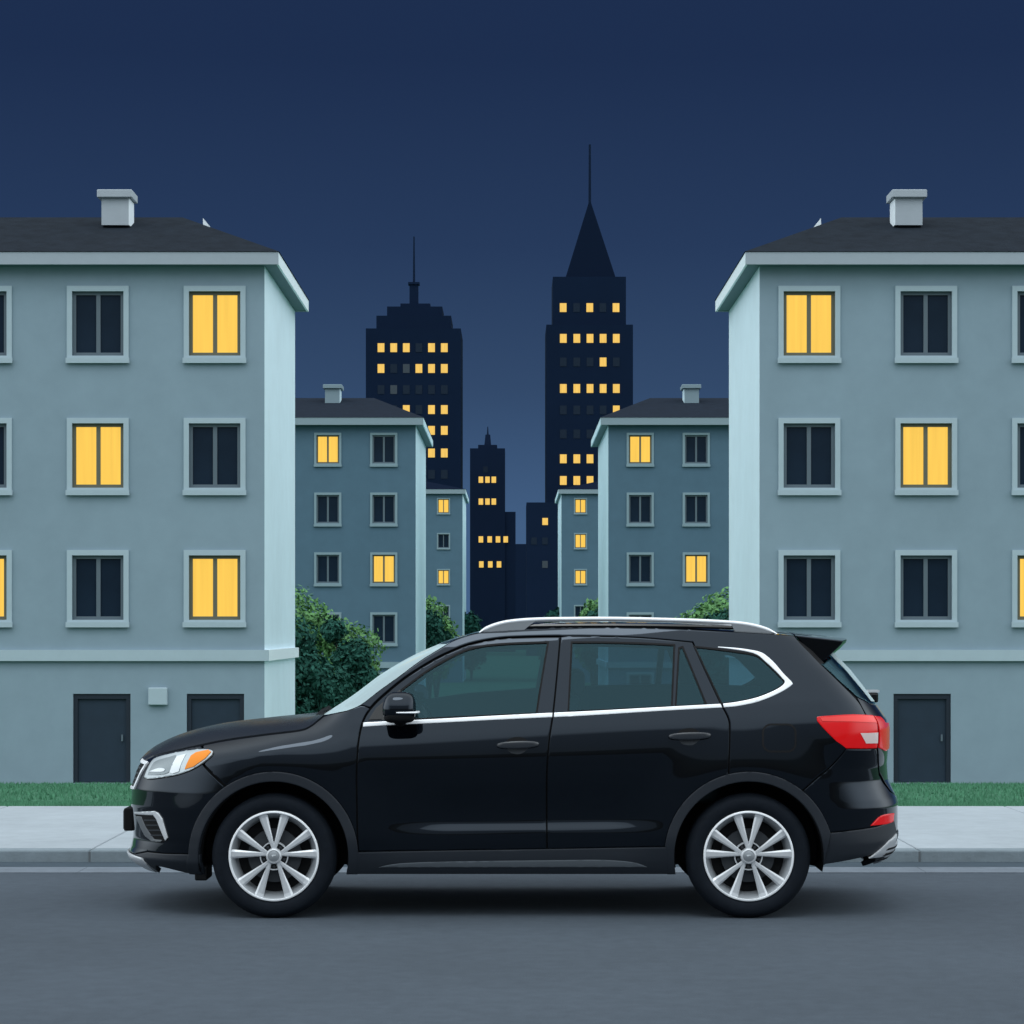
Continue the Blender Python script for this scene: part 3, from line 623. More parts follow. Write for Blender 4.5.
def bdist(P, X, Y):
    P = np.array(P); d = np.full(len(X), 9.)
    for i in range(len(P)):
        a = P[i - 1]; b = P[i]; ab = b - a; l = ab @ ab + 1e-12
        t = np.clip(((X - a[0]) * ab[0] + (Y - a[1]) * ab[1]) / l, 0, 1)
        d = np.minimum(d, np.hypot(X - a[0] - t * ab[0], Y - a[1] - t * ab[1]))
    return d
def panel(name, outline, m, off=0., holes=(), flange=.014, grid=.022, roll=.0022, span=None, parent=None, label=None, mirror=True, dome=0., sharp=42):
    loops = [resample(conv(outline), grid)] + [resample(conv(h), grid) for h in holes]
    pts = []; edges = []
    for lp in loops:
        n0 = len(pts); pts += lp; edges += [(n0 + i, n0 + (i + 1) % len(lp)) for i in range(len(lp))]
    nb = len(pts)
    A = np.array(loops[0]); a0, z0 = A.min(0); a1, z1_ = A.max(0)
    gx, gy = np.meshgrid(np.arange(a0, a1, grid), np.arange(z0, z1_, grid)); gx = gx.ravel(); gy = gy.ravel()
    # a tight inner ring as well, so that the rolled edge stays narrow
    rg = []
    for li, lp in enumerate(loops):
        g = np.array(grow([(p[0], p[1]) for p in lp], -.007 if li == 0 else .007)); rg.append(g)
    rg = np.concatenate(rg)
    def ok(X, Y, dmin):
        k = inside(loops[0], X, Y)
        for h in loops[1:]: k &= ~inside(h, X, Y)
        k[k] &= np.min([bdist(lp, X[k], Y[k]) for lp in loops], axis=0) > dmin
        return k
    kk = ok(gx, gy, .012); gx, gy = gx[kk], gy[kk]
    kr = ok(rg[:, 0].copy(), rg[:, 1].copy(), .0055)
    pts2 = pts + list(zip(gx, gy)) + [tuple(p) for p in rg[kr]]
    vs, es, fs, ov, oe, of = delaunay_2d_cdt([Vector(p) for p in pts2], edges, [], 0, 1e-5)
    V2 = np.array([(p.x, p.y) for p in vs]); T = np.array([f for f in fs if len(f) == 3])
    C = V2[T].mean(1); keep = inside(loops[0], C[:, 0], C[:, 1])
    for h in loops[1:]: keep &= ~inside(h, C[:, 0], C[:, 1])
    T = T[keep]
    offs = np.full(len(V2), off)
    if dome:
        bd = np.min([bdist(lp, V2[:, 0], V2[:, 1]) for lp in loops], axis=0); offs = offs + dome * np.sqrt(np.clip(bd / max(bd.max(), 1e-4), 0, 1))
    n3 = nrm(V2[:, 0], V2[:, 1]); P3 = Q0(V2[:, 0], V2[:, 1]) + n3 * offs[:, None]
    cnt = {}
    for t in T:
        for i in range(3):
            e = (t[i], t[(i + 1) % 3]); kx = tuple(sorted(e)); cnt.setdefault(kx, []).append(e)
    be = [q[0] for q in cnt.values() if len(q) == 1]; bv = sorted({i for e in be for i in e})
    cen = {i for i in bv if abs(P3[i, 1]) < .004} if span else set()
    for i in cen: P3[i, 1] = 0
    V = [p.copy() for p in P3]
    for i in bv:
        if i not in cen: V[i] = V[i] - n3[i] * roll
    faces = [tuple(t) for t in T]
    # orientation
    tn = np.cross(P3[T[:, 1]] - P3[T[:, 0]], P3[T[:, 2]] - P3[T[:, 0]]); 
    flip = np.sum(np.einsum('ij,ij->i', tn, n3[T[:, 0]])) < 0
    if flip: faces = [t[::-1] for t in faces]
    if flange:
        mp = {}
        for i in bv: mp[i] = len(V); V.append(P3[i] - n3[i] * flange)
        for e in be:
            if e[0] in cen and e[1] in cen: continue
            q = (e[1], e[0], mp[e[0]], mp[e[1]]); faces.append(q[::-1] if flip else q)
    V = np.array(V); nP = len(P3); nT = len(T)
    VN = np.zeros((len(V), 3)); VN[:nP] = n3
    acc = np.zeros((nP, 3))
    for e in be:                                       # outward direction in the panel's own surface
        d_ = P3[e[1]] - P3[e[0]]; q = np.cross(d_, n3[e[0]]) * (-1 if flip else 1); q /= np.linalg.norm(q) + 1e-12
        acc[e[0]] += q; acc[e[1]] += q
    if roll:
        for i in bv:                                   # edges roll over slightly
            if i in cen: continue
            d_ = acc[i]; l_ = np.linalg.norm(d_)
            if l_ > 1e-9:
                q = n3[i] + .4 * d_ / l_; VN[i] = q / np.linalg.norm(q)
    for i in cen: VN[i, 1] = 0; VN[i] /= np.linalg.norm(VN[i]) + 1e-12
    kinds = [0] * nT + [1] * (len(faces) - nT)
    def finish(V, faces, VN, kinds, par):
        o = mesh_obj(name, V, faces, m, par); me = o.data
        me.polygons.foreach_set('use_smooth', [True] * len(me.polygons))
        ln = []
        for p, k in zip(me.polygons, kinds):
            if k: ln += [tuple(p.normal)] * p.loop_total
            else: ln += [tuple(VN[vi]) for vi in p.vertices]
        me.normals_split_custom_set(ln)
        if label: o['label'] = label
        return o
    mir = np.array([1, -1, 1])
    if span:
        n = len(V); mp_ = [i if abs(V[i][1]) < 1e-5 else i + n for i in range(n)]
        f2 = [tuple(mp_[i] for i in f[::-1]) for f in faces]
        return finish(np.concatenate([V, V * mir]), faces + f2, np.concatenate([VN, VN * mir]), kinds * 2, parent or car)
    pn, pm = (parent if isinstance(parent, tuple) else (parent, parent)) if parent else (car, car)
    o = finish(V, faces, VN, kinds, pn)
    if not mirror: return o
    return o, finish(V * mir, [f[::-1] for f in faces], VN * mir, kinds, pm)

# ---- measured outlines (image positions of seams and glass edges)
FC = (273.6, 856.3); RC = (748.9, 856.3); RO, RI = 84.5, 75.
def on_arc(c, x=None, y=None, side=1, r=RO):
    if x is not None:
        return (x, c[1] - math.sqrt(max(r * r - (x - c[0]) ** 2, 0)))
    return (c[0] + side * math.sqrt(max(r * r - (y - c[1]) ** 2, 0)), y)
def arc_between(c, p, q, r=RO, n=16):
    a0 = math.degrees(math.atan2(c[1] - p[1], p[0] - c[0])); a1 = math.degrees(math.atan2(c[1] - q[1], q[0] - c[0]))
    return arc(c[0], c[1], r, a0, a1, n)
hood_edge = spl([(143, 760.5), (153, 755.5), (166, 752), (182, 748.3), (199, 744.5), (226, 739), (265, 733.6), (300, 729.4), (311, 725), (318, 719.5), (324, 714.5)], 4)
sill_l, sill_r = (357.5, 852), (667.5, 846.5)
doorA = spl([(547, 848.6), (546.6, 800), (547, 770), (549, 742), (553, 714), (556.5, 680), (560.3, 637)], 6)       # B-pillar seam, upwards
front_edge = spl([(357.6, 851), (356.8, 800), (356.5, 775), (357.5, 752), (359.5, 735), (363.5, 720), (370, 709), (381, 697.5), (404, 678.5), (428, 663), (447, 653), (470, 644), (499, 638.4), (530, 636.8), (560.3, 636.3)], 5)
g = .9
front_glass = spl([(412.5, 718.8), (405, 702), (401.5, 691)], 3)[:-1] + spl([(401.5, 690.8), (427, 671.8), (447, 660), (470, 649.5), (499, 644.8), (547.3, 642.8)], 5) + spl([(546.5, 648), (541, 680), (536, 712.8)], 3)
fd = [(p[0] + g, p[1] + (g if i > 4 else 0)) for i, p in enumerate(front_edge)] + [(p[0] - g, p[1]) for p in doorA[::-1]]
sail = [(368, 720.5), (376, 708), (388, 698), (400.5, 689.5)] + spl([(400.5, 691.5), (404, 702), (411.5, 719)], 3)
fd_pair = panel('front_door', fd, M['paint'], holes=[front_glass])
panel('window_glass', grow(front_glass, .5), M['glass'], off=-.006, flange=0, roll=0, parent=fd_pair)
panel('window_seal', grow(front_glass, 1.6), M['seal'], off=.001, holes=[grow(front_glass, -.3)], flange=.008, roll=0, parent=fd_pair)
panel('mirror_base', sail, M['gloss_black'], off=.003, flange=.006, parent=fd_pair)
# rear door
rear_trail = spl([(693, 642.6), (699, 656), (706, 672), (720.5, 703), (728.5, 719), (729.8, 733), (729.2, 756), (728.5, 774)], 5)
rd_top = spl([(561.3, 636.4), (590, 636.5), (640, 637.8), (693, 642.6)], 4)
arc_rd = arc_between(RC, on_arc(RC, x=728.5), sill_r)
rd = [(p[0] + g, p[1]) for p in doorA] + rd_top[1:-1] + [(p[0] - g, p[1]) for p in rear_trail] + arc_rd
rear_glass1 = [(572.3, 642.8)] + spl([(600, 642.8), (640, 643.8), (673.8, 645.4)], 3) + [(671.2, 706), (569, 711.2)]
rear_glass2 = [(682.3, 647.5), (705.5, 704), (676.3, 705.6), (679.5, 648.5)]
rd_pair = panel('rear_door', rd, M['paint'], holes=[rear_glass1, rear_glass2])
for gl in (rear_glass1, rear_glass2):
    panel('window_glass', grow(gl, .5), M['dark_glass'], off=-.006, flange=0, roll=0, parent=rd_pair)
    panel('window_seal', grow(gl, 1.5), M['seal'], off=.001, holes=[grow(gl, -.3)], flange=.008, roll=0, parent=rd_pair)
# fender
fen_front = [(200.5, 745.6), (209, 756), (203, 764), (217, 777.5)]
fender = [(p[0], p[1] + 1.3) for p in hood_edge if p[0] > 203] + spl([(333, 713.5), (346, 711.5), (361, 706), (369, 708.5)], 3) + [(p[0] - g, p[1]) for p in front_edge if p[1] > 709.5][::-1] \
    + arc_between(FC, (357.2, 852), (227, 786), n=24) + [(204.4, 763.6), (210, 756), (203, 746)]
panel('front_fender', fender, M['paint'])
# side panel: A pillar, roof frame, C pillar, rear quarter
roof_edge = spl([(347, 710.8), (361, 704.8), (380, 690.3), (400, 676), (420, 661.2), (440, 648.8), (451, 641.8), (470, 634.6), (490, 631), (520, 628.8), (560, 627.6), (620, 627.6), (680, 629.2), (740, 632.4), (778, 634.6), (794, 635.8)], 4)
tail_seam = spl([(794, 635.8), (800, 643), (810, 653), (820, 663.5), (838, 681), (855, 698), (861, 706), (866, 716)], 4)
q_glass = spl([(695.5, 647.2), (720, 650), (746, 653.6), (757, 656.4), (765, 662.5), (775, 672), (782, 679)], 4) + spl([(784.2, 682), (780, 686.2), (770, 691.8), (755, 697.3), (737, 701.2), (722, 703)], 4)
quarter = roof_edge[:-1] + tail_seam + [(866, 740), (846, 748.4), (801.6, 790.6)] + arc_between(RC, on_arc(RC, x=800.5), on_arc(RC, x=729.8)) \
    + [(p[0] + g, p[1]) for p in rear_trail[::-1]] + [(p[0], p[1] - g) for p in rd_top[::-1]] + [(p[0] - .4, p[1] - 1.1) for p in front_edge[::-1] if p[1] < 709] + [(369.8, 707.3), (361, 704.9)]
quarter = [p for i, p in enumerate(quarter) if i == 0 or (abs(p[0] - quarter[i - 1][0]) + abs(p[1] - quarter[i - 1][1])) > .3]
qp = panel('body_side', quarter, M['paint'], holes=[q_glass])
panel('quarter_window', grow(q_glass, .5), M['dark_glass'], off=-.006, flange=0, roll=0, parent=qp)
panel('window_seal', grow(q_glass, 1.4), M['seal'], off=.001, holes=[grow(q_glass, -.3)], flange=.008, roll=0, parent=qp)
fl = rrect(762, 723.5, 796.5, 752.5, 9)
panel('fuel_flap_gap', fl, M['seal'], off=.0016, flange=.004, roll=0, parent=qp, holes=[grow(fl, -1.9)], mirror=False)
# chrome belt line
ch_top = [(363.5, 722.6)] + spl([(388, 721.4), (440, 718.9), (500, 715.6), (552.4, 712.9)], 4)
ch_bot = spl([(552.2, 717.2), (500, 719.6), (440, 722.8), (388, 725.2)], 4) + [(363, 726.8)]
panel('chrome_strip', ch_top + ch_bot, M['chrome'], off=.005, flange=.007, roll=.001, parent=fd_pair)
ch_top = spl([(554.2, 712.8), (590, 711.2), (660, 707.3), (720.5, 704)], 4); ch_bot = spl([(722, 707.6), (660, 711), (590, 715.4), (554, 717.2)], 4)
panel('chrome_strip', ch_top + ch_bot, M['chrome'], off=.005, flange=.007, roll=.001, parent=rd_pair)
ch_in = spl([(723, 703.8), (737, 702), (755, 698.2), (770, 692.7), (781, 686.8), (784.8, 682), (782.2, 678.2), (775.5, 671), (765.6, 661.8), (757.6, 655.2), (748, 651.9), (735, 649.6), (718, 647.5)], 5)
ch_out = spl([(718, 646.9), (735, 648.0), (749, 649.8), (760.2, 652.2), (767.6, 656.8), (775.2, 664), (783.7, 674), (792.0, 682.6), (791, 685.6), (783, 691), (770, 697.3), (755, 702.6), (737, 706.2), (724, 707.4)], 5)
panel('chrome_strip', ch_in + ch_out, M['chrome'], off=.005, flange=.007, roll=.001, parent=qp)
# bumpers and cladding
fb = [('c', .955, 'f'), ('y', .25, .952, 'f')] + [(p[0], p[1] + .8) for p in hood_edge if p[0] < 199] + fen_front[:1] + [(208, 756), (202, 764.8), (225, 787.8)] + arc_between(FC, (225, 787.8), (189.3, 853.5), n=12) \
    + [(165, 853), (148, 851.3)] + [('y', .5, .35, 'f'), ('c', .345, 'f')]
panel('front_bumper', fb, M['paint'], span='f')
fl_ = [('c', .338, 'f'), ('y', .5, .342, 'f'), (148, 852.3), (165, 854), (189.2, 854.5), (200, 855), (205, 873.5), (188, 873), (170, 868.5), (156, 865), ('y', .5, .235, 'f'), ('c', .235, 'f')]
panel('bumper_valance', fl_, M['clad'], off=.004, span='f', flange=.03)
rb = [(846.6, 749.4), (877, 749.4), (879, 775), (884, 784), (890, 791.5), ('y', .45, .70, 'r'), ('c', .70, 'r'), ('c', .49, 'r'), ('y', .55, .49, 'r'), (893, 818.5), (876, 826), (850, 830), (830.3, 832)] \
    + arc_between(RC, (830, 831.5), on_arc(RC, x=804), n=10) + [(802.5, 792)]
panel('rear_bumper', rb, M['paint'], span='r')
rl = [('c', .485, 'r'), ('y', .55, .485, 'r'), (893.5, 819.5), (876, 827), (850, 831), (830.6, 833), (824, 864), (845, 860.6), (862, 857), (875, 853), ('y', .55, .28, 'r'), ('c', .28, 'r')]
panel('bumper_valance', rl, M['clad'], off=.004, span='r', flange=.03)
sk = [(868, 857.2), (878, 850), (888, 840.5), (895, 833.5), ('y', .58, .42, 'r'), ('c', .42, 'r'), ('c', .31, 'r'), ('y', .58, .305, 'r'), (884, 855)]
panel('skid_plate', sk, M['alloy'], off=.014, span='r', flange=.012)
for q in range(3):
    z = .335 + .03 * q
    panel('skid_slot', [('y', .72, z, 'r'), ('y', .4, z, 'r'), ('y', .4, z + .012, 'r'), ('y', .70, z + .012, 'r')], M['black'], off=.016, flange=.004, roll=0)
skf = [('c', .345, 'f'), ('y', .45, .345, 'f'), ('y', .62, .335, 'f'), (147.5, 863), ('y', .55, .25, 'f'), ('c', .25, 'f')]
panel('skid_plate', skf, M['alloy'], off=.014, span='f', flange=.012)
fa = arc(FC[0], FC[1], RO, 178, 2.6, 40) + [(357.8, 856), (357.5, 873.5), (346.5, 873.5)] + arc(FC[0], FC[1], RI, -8, 190, 40) + [(203, 874), (190, 873)]
panel('arch_cladding', fa, M['clad'], off=.013, flange=.05, roll=.004)
ra = arc(RC[0], RC[1], RO, 17.5, 173, 40) + [(667, 849), (667, 873.5), (674.5, 873.5)] + arc(RC[0], RC[1], RI, 188, -8, 40) + [(823.5, 868)]
ra2 = arc(RC[0], RC[1], RO, 17.5, 173, 40) + [(667, 849), (667, 873.5), (675.5, 873.5)] + arc(RC[0], RC[1], RI, 188, -6, 40) + [(824.5, 864), (830.4, 833)]
panel('arch_cladding', ra2, M['clad'], off=.013, flange=.05, roll=.004)
sl = [(353, 852.4)] + spl([(450, 850.6), (547, 849.2), (671, 847)], 3) + [(671, 873.3), (353, 873.3)]
slo = panel('sill_cladding', sl, M['clad'], off=.010, flange=.06, roll=.003)
wing = spl([(379, 866.4), (400, 862.8), (450, 861), (547, 859.8), (600, 859.4), (632, 861.5), (647, 866.2)], 4)
panel('sill_highlight', wing, mat('sill_highlight_grey', (.10, .115, .13), .35, .2), off=.0135, flange=.004, roll=.001, parent=slo)  # highlight along the sill crease, painted as a paler strip
# lights
hl = spl([(145, 777.5), (147.5, 771), (153, 761), (160, 757), (180, 752.4), (200, 749.8), (210, 750.2), (213, 753), (208, 759), (195, 768), (180, 774), (165, 777), (150, 779), (145, 777.5)], 4)[:-1]
bez = panel('headlight', grow(hl, .9), M['gloss_black'], off=.006, flange=.010)
panel('lamp_lens', hl, M['lamp_silver'], off=.008, flange=.006, parent=bez, dome=.004)
panel('lamp_bowl', spl([(149.5, 775), (152, 769), (157, 762.5), (170, 758.5), (178, 757.5), (171, 772), (160, 775), (149.5, 775)], 4)[:-1], M['lamp_grey'], off=.0135, flange=.003, roll=0, parent=bez)
panel('lamp_bowl', spl([(151, 772.5), (160, 769), (166.5, 769.5), (164, 772.3), (151, 772.5)], 4)[:-1], M['lamp_white'], off=.0165, flange=.003, roll=0, parent=bez)
panel('lamp_strip', [(171, 773), (178, 757.6), (187, 755.4), (180, 772), (174, 774)], M['lamp_white'], off=.0145, flange=.003, roll=0, parent=bez)
panel('indicator', [(186, 769.6), (192, 757), (197, 753.8), (209, 751.4), (211.8, 753.2), (206.5, 759), (194.5, 767)], M['amber'], off=.0145, flange=.003, roll=0, parent=bez)
tl = spl([(816.8, 718.2), (820, 716.6), (850, 714.9), (872, 715.8)], 4) + spl([(876.2, 727), (876.8, 738), (875.8, 748)], 3) + [(846, 748.2)] + spl([(836, 741), (824, 729), (817, 721)], 3)
tlp = panel('tail_light', tl, M['red'], off=.010, flange=.012, dome=.004)
panel('tail_light_brow', spl([(820, 718), (850, 716.4), (871.5, 717.2)], 4) + spl([(874.8, 723), (840, 721.8), (822, 721.5)], 4), M['red_light'], off=.0155, flange=.003, roll=0, parent=tlp)
panel('reversing_lens', [(859, 733), (876, 732.4), (875.6, 743), (864.5, 743.2)], M['white_lens'], off=.0155, flange=.003, roll=0, parent=tlp)
# tailgate with its own lamp section
tg = [(857.6, 697.6), ('y', .64, 1.272, 'r'), ('y', .3, 1.258, 'r'), ('c', 1.256, 'r'), ('c', .706, 'r'), ('y', .45, .706, 'r'), (890.5, 790), (885, 782), (880, 773), (878, 748), (877.3, 730), (873, 717), (866.5, 714.5), (861.5, 705)]
tgo = panel('tailgate', tg, M['paint'], span='r')
t2 = [(873.6, 716.4), (880, 717.6), ('y', .62, 1.155, 'r'), ('y', .46, 1.15, 'r'), ('y', .46, 1.0, 'r'), ('y', .62, .985, 'r'), (878, 747.6), (878.6, 738), (878, 727)]
panel('tail_light', t2, M['red'], off=.010, flange=.012, parent=(tgo, tgo))
rg_ = [(821.5, 664), (832, 655.5), ('y', .60, 1.575, 'r'), ('y', .3, 1.60, 'r'), ('c', 1.60, 'r'), ('c', 1.262, 'r'), ('y', .3, 1.264, 'r'), ('y', .64, 1.278, 'r'), (857.5, 696.4), (838.8, 679.8)]
panel('rear_window', rg_, M['dark_glass'], off=.0, flange=.006, span='r', parent=tgo)
panel('rear_window_sheen', [('y', .56, 1.575, 'r'), ('y', .3, 1.59, 'r'), ('c', 1.59, 'r'), ('c', 1.272, 'r'), ('y', .3, 1.274, 'r'), ('y', .60, 1.285, 'r')], M['screen'], off=.003, flange=0, roll=0, span='r', parent=tgo)  # pale layer with the bright glass reflection put into its colour
panel('reflector', spl([(870.5, 825.6), (878, 817.6), (884, 814.6), (893.5, 813)], 3) + [(892.6, 821.6), (886, 824)], M['red'], off=.008, flange=.008)
# fog lamp housing
fo = spl([(134.5, 812.5), (140, 811.4), (154, 811.4), (158.5, 813.5), (161.5, 818), (167.5, 837), (166.5, 841), (160, 842.5), (152, 841), (146, 836), (134.5, 812.5)], 4)[:-1]
fog = panel('fog_lamp_grille', fo, M['black'], off=.003, flange=.008)
panel('fog_trim', [(135, 811.8), (155, 811), (159, 813), (163, 818.5), (168.4, 837.5), (166, 840.5), (157, 819), (154, 815), (136, 814)], M['alloy'], off=.010, flange=.008, parent=fog)
panel('fog_blade', [(136.5, 816), (142, 816.5), (147, 828), (155, 839.2), (163, 840), (161, 842), (152, 841.4), (145, 835)], mat('fog_blade_grey', (.09, .10, .11), .4), off=.008, flange=.006, parent=fog)
for q in range(4):
    y = 819.5 + q * 5
    panel('fog_slat', [(144.5 + q * 2.2, y), (157.5 + q * 1.6, y), (158.2 + q * 1.6, y + 1.4), (145.2 + q * 2.2, y + 1.4)], M['clad'], off=.007, flange=.004, roll=0, parent=fog)
# grille
gr = panel('grille', [('c', .905, 'f'), ('y', .50, .900, 'f'), ('y', .45, .745, 'f'), ('c', .735, 'f')], M['black'], off=.003, span='f')
panel('grille_surround', [('c', .918, 'f'), ('y', .525, .910, 'f'), ('y', .475, .742, 'f'), ('c', .728, 'f'), ('c', .745, 'f'), ('y', .455, .757, 'f'), ('y', .503, .893, 'f'), ('c', .900, 'f')], M['chrome'], off=.012, span='f', flange=.014, parent=gr)
for q in range(4):
    z = .768 + q * .032
    panel('grille_bar', [('c', z + .010, 'f'), ('y', .455, z + .010, 'f'), ('y', .45, z, 'f'), ('c', z, 'f')], M['disc'], off=.007, span='f', flange=.006, parent=gr)
b = MB(); b.box(-2.419, -2.36, -.26, .26, .468, .610); bevelled(b.build('plate_holder', M['black'], car), .008)
b = MB(); b.box(-2.4235, -2.4195, -.25, .25, .48, .595); b.build('number_plate', M['clad'], car)
for s_ in (-1, 1):
    b = MB(); b.box(-1.905, -1.83, s_ * .80, s_ * .55, .215, .30); bevelled(b.build('air_deflector', M['black'], car), .01)

# ---- upper surfaces
def edge3(pts, off=0.): 
    c = np.array(conv(pts)); return Q(c[:, 0], c[:, 1], off)
def cen3(pts):
    return np.array([((px - 512) * CARY / F, 0., EYE - (py - HZ) * CARY / F) for px, py in pts])
def rs(P, n):
    P = np.array(P); d = np.concatenate([[0], np.cumsum(np.linalg.norm(np.diff(P, axis=0), axis=1))]); t = np.linspace(0, d[-1], n)
    return np.stack([np.interp(t, d, P[:, i]) for i in range(3)], 1)
def cross_loft(name, E, Cn, m, pw, n=60, nv=36, flange=.012, parent=None):
    E = rs(E, n); Cn = rs(Cn, n); V = []
    vv = np.sin(np.linspace(-1, 1, nv * 2 + 1) * math.pi / 2)
    for i in range(n):
        for v in vv:
            t = abs(v) ** pw; p = Cn[i] + (E[i] - Cn[i]) * t; V.append((p[0], E[i][1] * v * (1 if True else 0), p[2]))
    k = len(vv); Fc = [(i * k + j, (i + 1) * k + j, (i + 1) * k + j + 1, i * k + j + 1) for i in range(n - 1) for j in range(k - 1)]
    # turned-down rim
    if flange:
        bl = [i * k for i in range(n)] + [(n - 1) * k + j for j in range(1, k)] + [i * k + k - 1 for i in range(n - 2, -1, -1)] + [j for j in range(k - 2, 0, -1)]
        n0 = len(V); V += [(V[q][0], V[q][1] * .997, V[q][2] - flange) for q in bl]
        L_ = len(bl); Fc += [(bl[q], bl[(q + 1) % L_], n0 + (q + 1) % L_, n0 + q) for q in range(L_)]
    o = mesh_obj(name, V, Fc, m, parent or car, smooth=True, sharp=50, recalc=True)
    me = o.data
    up = sum(p.normal.z for p in me.polygons)
    if up < 0: me.flip_normals()
    return o
hood_c = cen3(spl([(142, 758.5), (150, 750.5), (162, 742.3), (185, 732.5), (220, 723.8), (260, 718.6), (300, 714.6), (320, 713.2)], 5))
he = edge3(hood_edge)
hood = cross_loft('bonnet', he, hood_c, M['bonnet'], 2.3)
ws_edge = edge3(spl([(347.5, 710.4), (361, 704.4), (380, 689.9), (400, 675.6), (420, 660.8), (440, 648.4), (447, 644)], 5))
ws_c = cen3(spl([(324.5, 714), (354, 694.6), (383, 673), (412.5, 655.8), (439, 644)], 6))
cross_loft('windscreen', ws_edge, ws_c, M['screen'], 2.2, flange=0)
r_edge = edge3(spl([(447.5, 643.8), (451, 641.5), (470, 634.4), (490, 630.8), (520, 628.6), (560, 627.4), (620, 627.4), (680, 629), (740, 632.2), (778, 634.4), (794, 635.6)], 5))
r_c = np.array([(-.458, 0, 1.636), (-.36, 0, 1.672), (-.2, 0, 1.715), (0, 0, 1.745), (.3, 0, 1.768), (.6, 0, 1.775), (1., 0, 1.768), (1.4, 0, 1.742), (1.72, 0, 1.708)])
rc2 = []
for i in range(len(r_c) - 1): rc2 += [r_c[i] + (r_c[i + 1] - r_c[i]) * t for t in (0, .25, .5, .75)]
roof = cross_loft('roof', r_edge, np.array(rc2 + [r_c[-1]]), M['paint'], 2.6)
# cowl and wiper
b = MB(); b.tube([(-1.20, -.62, 1.165), (-1.19, -.2, 1.195), (-1.185, .25, 1.20), (-1.2, .62, 1.165)], .014, 8); b.build('cowl', M['black'], car, smooth=True)
b = MB()
for p in ([(-1.215, -.45, 1.175), (-1.19, -.1, 1.215), (-1.17, .15, 1.225)], [(-1.215, .1, 1.195), (-1.18, .45, 1.20)]): b.tube(p, .011, 8)
b.build('wiper', M['black'], car, smooth=True)
# spoiler
def sp_sec(y, tipx, tipz, botx, botz, fx, fz, ty):
    return [(fx, y, fz), (tipx, y, tipz), (tipx - .012, y, tipz - .022), (botx, y, botz), (fx + ty, y, fz - .035 - ty * .9)]
secs = []
for y in np.linspace(-.675, .675, 19):
    e = abs(y) / .675; fin = sm(.80, 1.0, np.array(e)); fin = float(fin)
    tipx = 2.090 - .085 * e ** 3; tipz = 1.655 + .015 * (1 - e * e)
    fx = 1.705 + .012 * e; fz = 1.710 - .022 * e ** 3
    botx = (1 - fin) * 2.00 + fin * 1.872; botz = (1 - fin) * 1.60 + fin * 1.517
    secs.append(sp_sec(y, tipx, tipz, botx, botz, fx, fz, .03 + .05 * fin))
V = [p for s_ in secs for p in s_]; k = 5
Fc = [(i * k + j, (i + 1) * k + j, (i + 1) * k + (j + 1) % k, i * k + (j + 1) % k) for i in range(len(secs) - 1) for j in range(k)] + [tuple(range(k)), tuple((len(secs) - 1) * k + j for j in range(k - 1, -1, -1))]
bevelled(mesh_obj('spoiler', V, Fc, M['paint'], car, recalc=True), .006)
# rear wiper cover
b = MB(); b.box(2.235, 2.315, -.06, .06, 1.262, 1.325); bevelled(b.build('rear_wiper', M['gloss_black'], tgo), .012)
b = MB(); b.box(2.235, 2.320, -.065, .065, 1.3255, 1.340); b.build('rear_wiper_cap', M['alloy'], tgo)
# roof rails
for s_ in (-1, 1):
    def rail(px, py):
        d = 14.36; return ((px - 512) * d / F, s_ * .64, EYE - (py - HZ) * d / F)
    tp = [(479.5, 632.6), (487, 628.2), (500, 623.6), (516, 620.9), (540, 619.4), (580, 618.8), (620, 618.8), (680, 620.2), (720, 621.9), (742, 623.6), (757, 626.4), (768, 630), (777, 634)]
    P = [rail(*p) for p in spl(tp, 4)]
    b = MB(); n = 8; V = []
    for i, p in enumerate(P):
        t = Vector(P[min(i + 1, len(P) - 1)]) - Vector(P[max(i - 1, 0)]); t.normalize(); nz = Vector((-t.z, 0, t.x))
        sz = .0125 * min(1, .35 + min(i, len(P) - 1 - i) / 6)
        for q in range(n):
            a = 2 * math.pi * q / n; c_, s2 = math.cos(a), math.sin(a)
            c_ = math.copysign(abs(c_) ** .9, c_); s2 = math.copysign(abs(s2) ** .9, s2)
            V.append(Vector(p) + Vector((0, 1, 0)) * c_ * .018 + nz * s2 * sz)
    Fc = [(i * n + q, i * n + (q + 1) % n, (i + 1) * n + (q + 1) % n, (i + 1) * n + q) for i in range(len(P) - 1) for q in range(n)] + [tuple(range(n)), tuple((len(P) - 1) * n + q for q in range(n))]
    rl_ = mesh_obj('roof_rail', V, Fc, M['chrome'], car, smooth=True, sharp=60, recalc=True)
    for poly in ([(482, 632), (488, 628.5), (502, 623.6), (520, 621), (536, 620.2), (528, 626), (524, 629.5), (495, 631.8)], [(731, 623), (742, 624.2), (757, 627), (768, 630.6), (775, 634.2), (738, 632.6), (734, 629.5)]):
        Pp = [rail(*p) for p in poly]; m_ = len(Pp)
        V = [(p[0], p[1] - .014, p[2] - .004) for p in Pp] + [(p[0], p[1] + .014, p[2] - .004) for p in Pp]
        mesh_obj('rail_foot', V, [tuple(range(m_)), tuple(range(2 * m_ - 1, m_ - 1, -1))] + [(i, (i + 1) % m_, m_ + (i + 1) % m_, m_ + i) for i in range(m_)], M['alloy_dark'], rl_, recalc=True)
    Pp = [rail(px, 626.5 + .00012 * (px - 600) ** 2) for px in np.linspace(522, 736, 14)]
    b = MB(); b.tube([(p[0], p[1], p[2] + .006) for p in Pp], .013, 6); b.build('rail_base', M['gloss_black'], rl_, smooth=True)

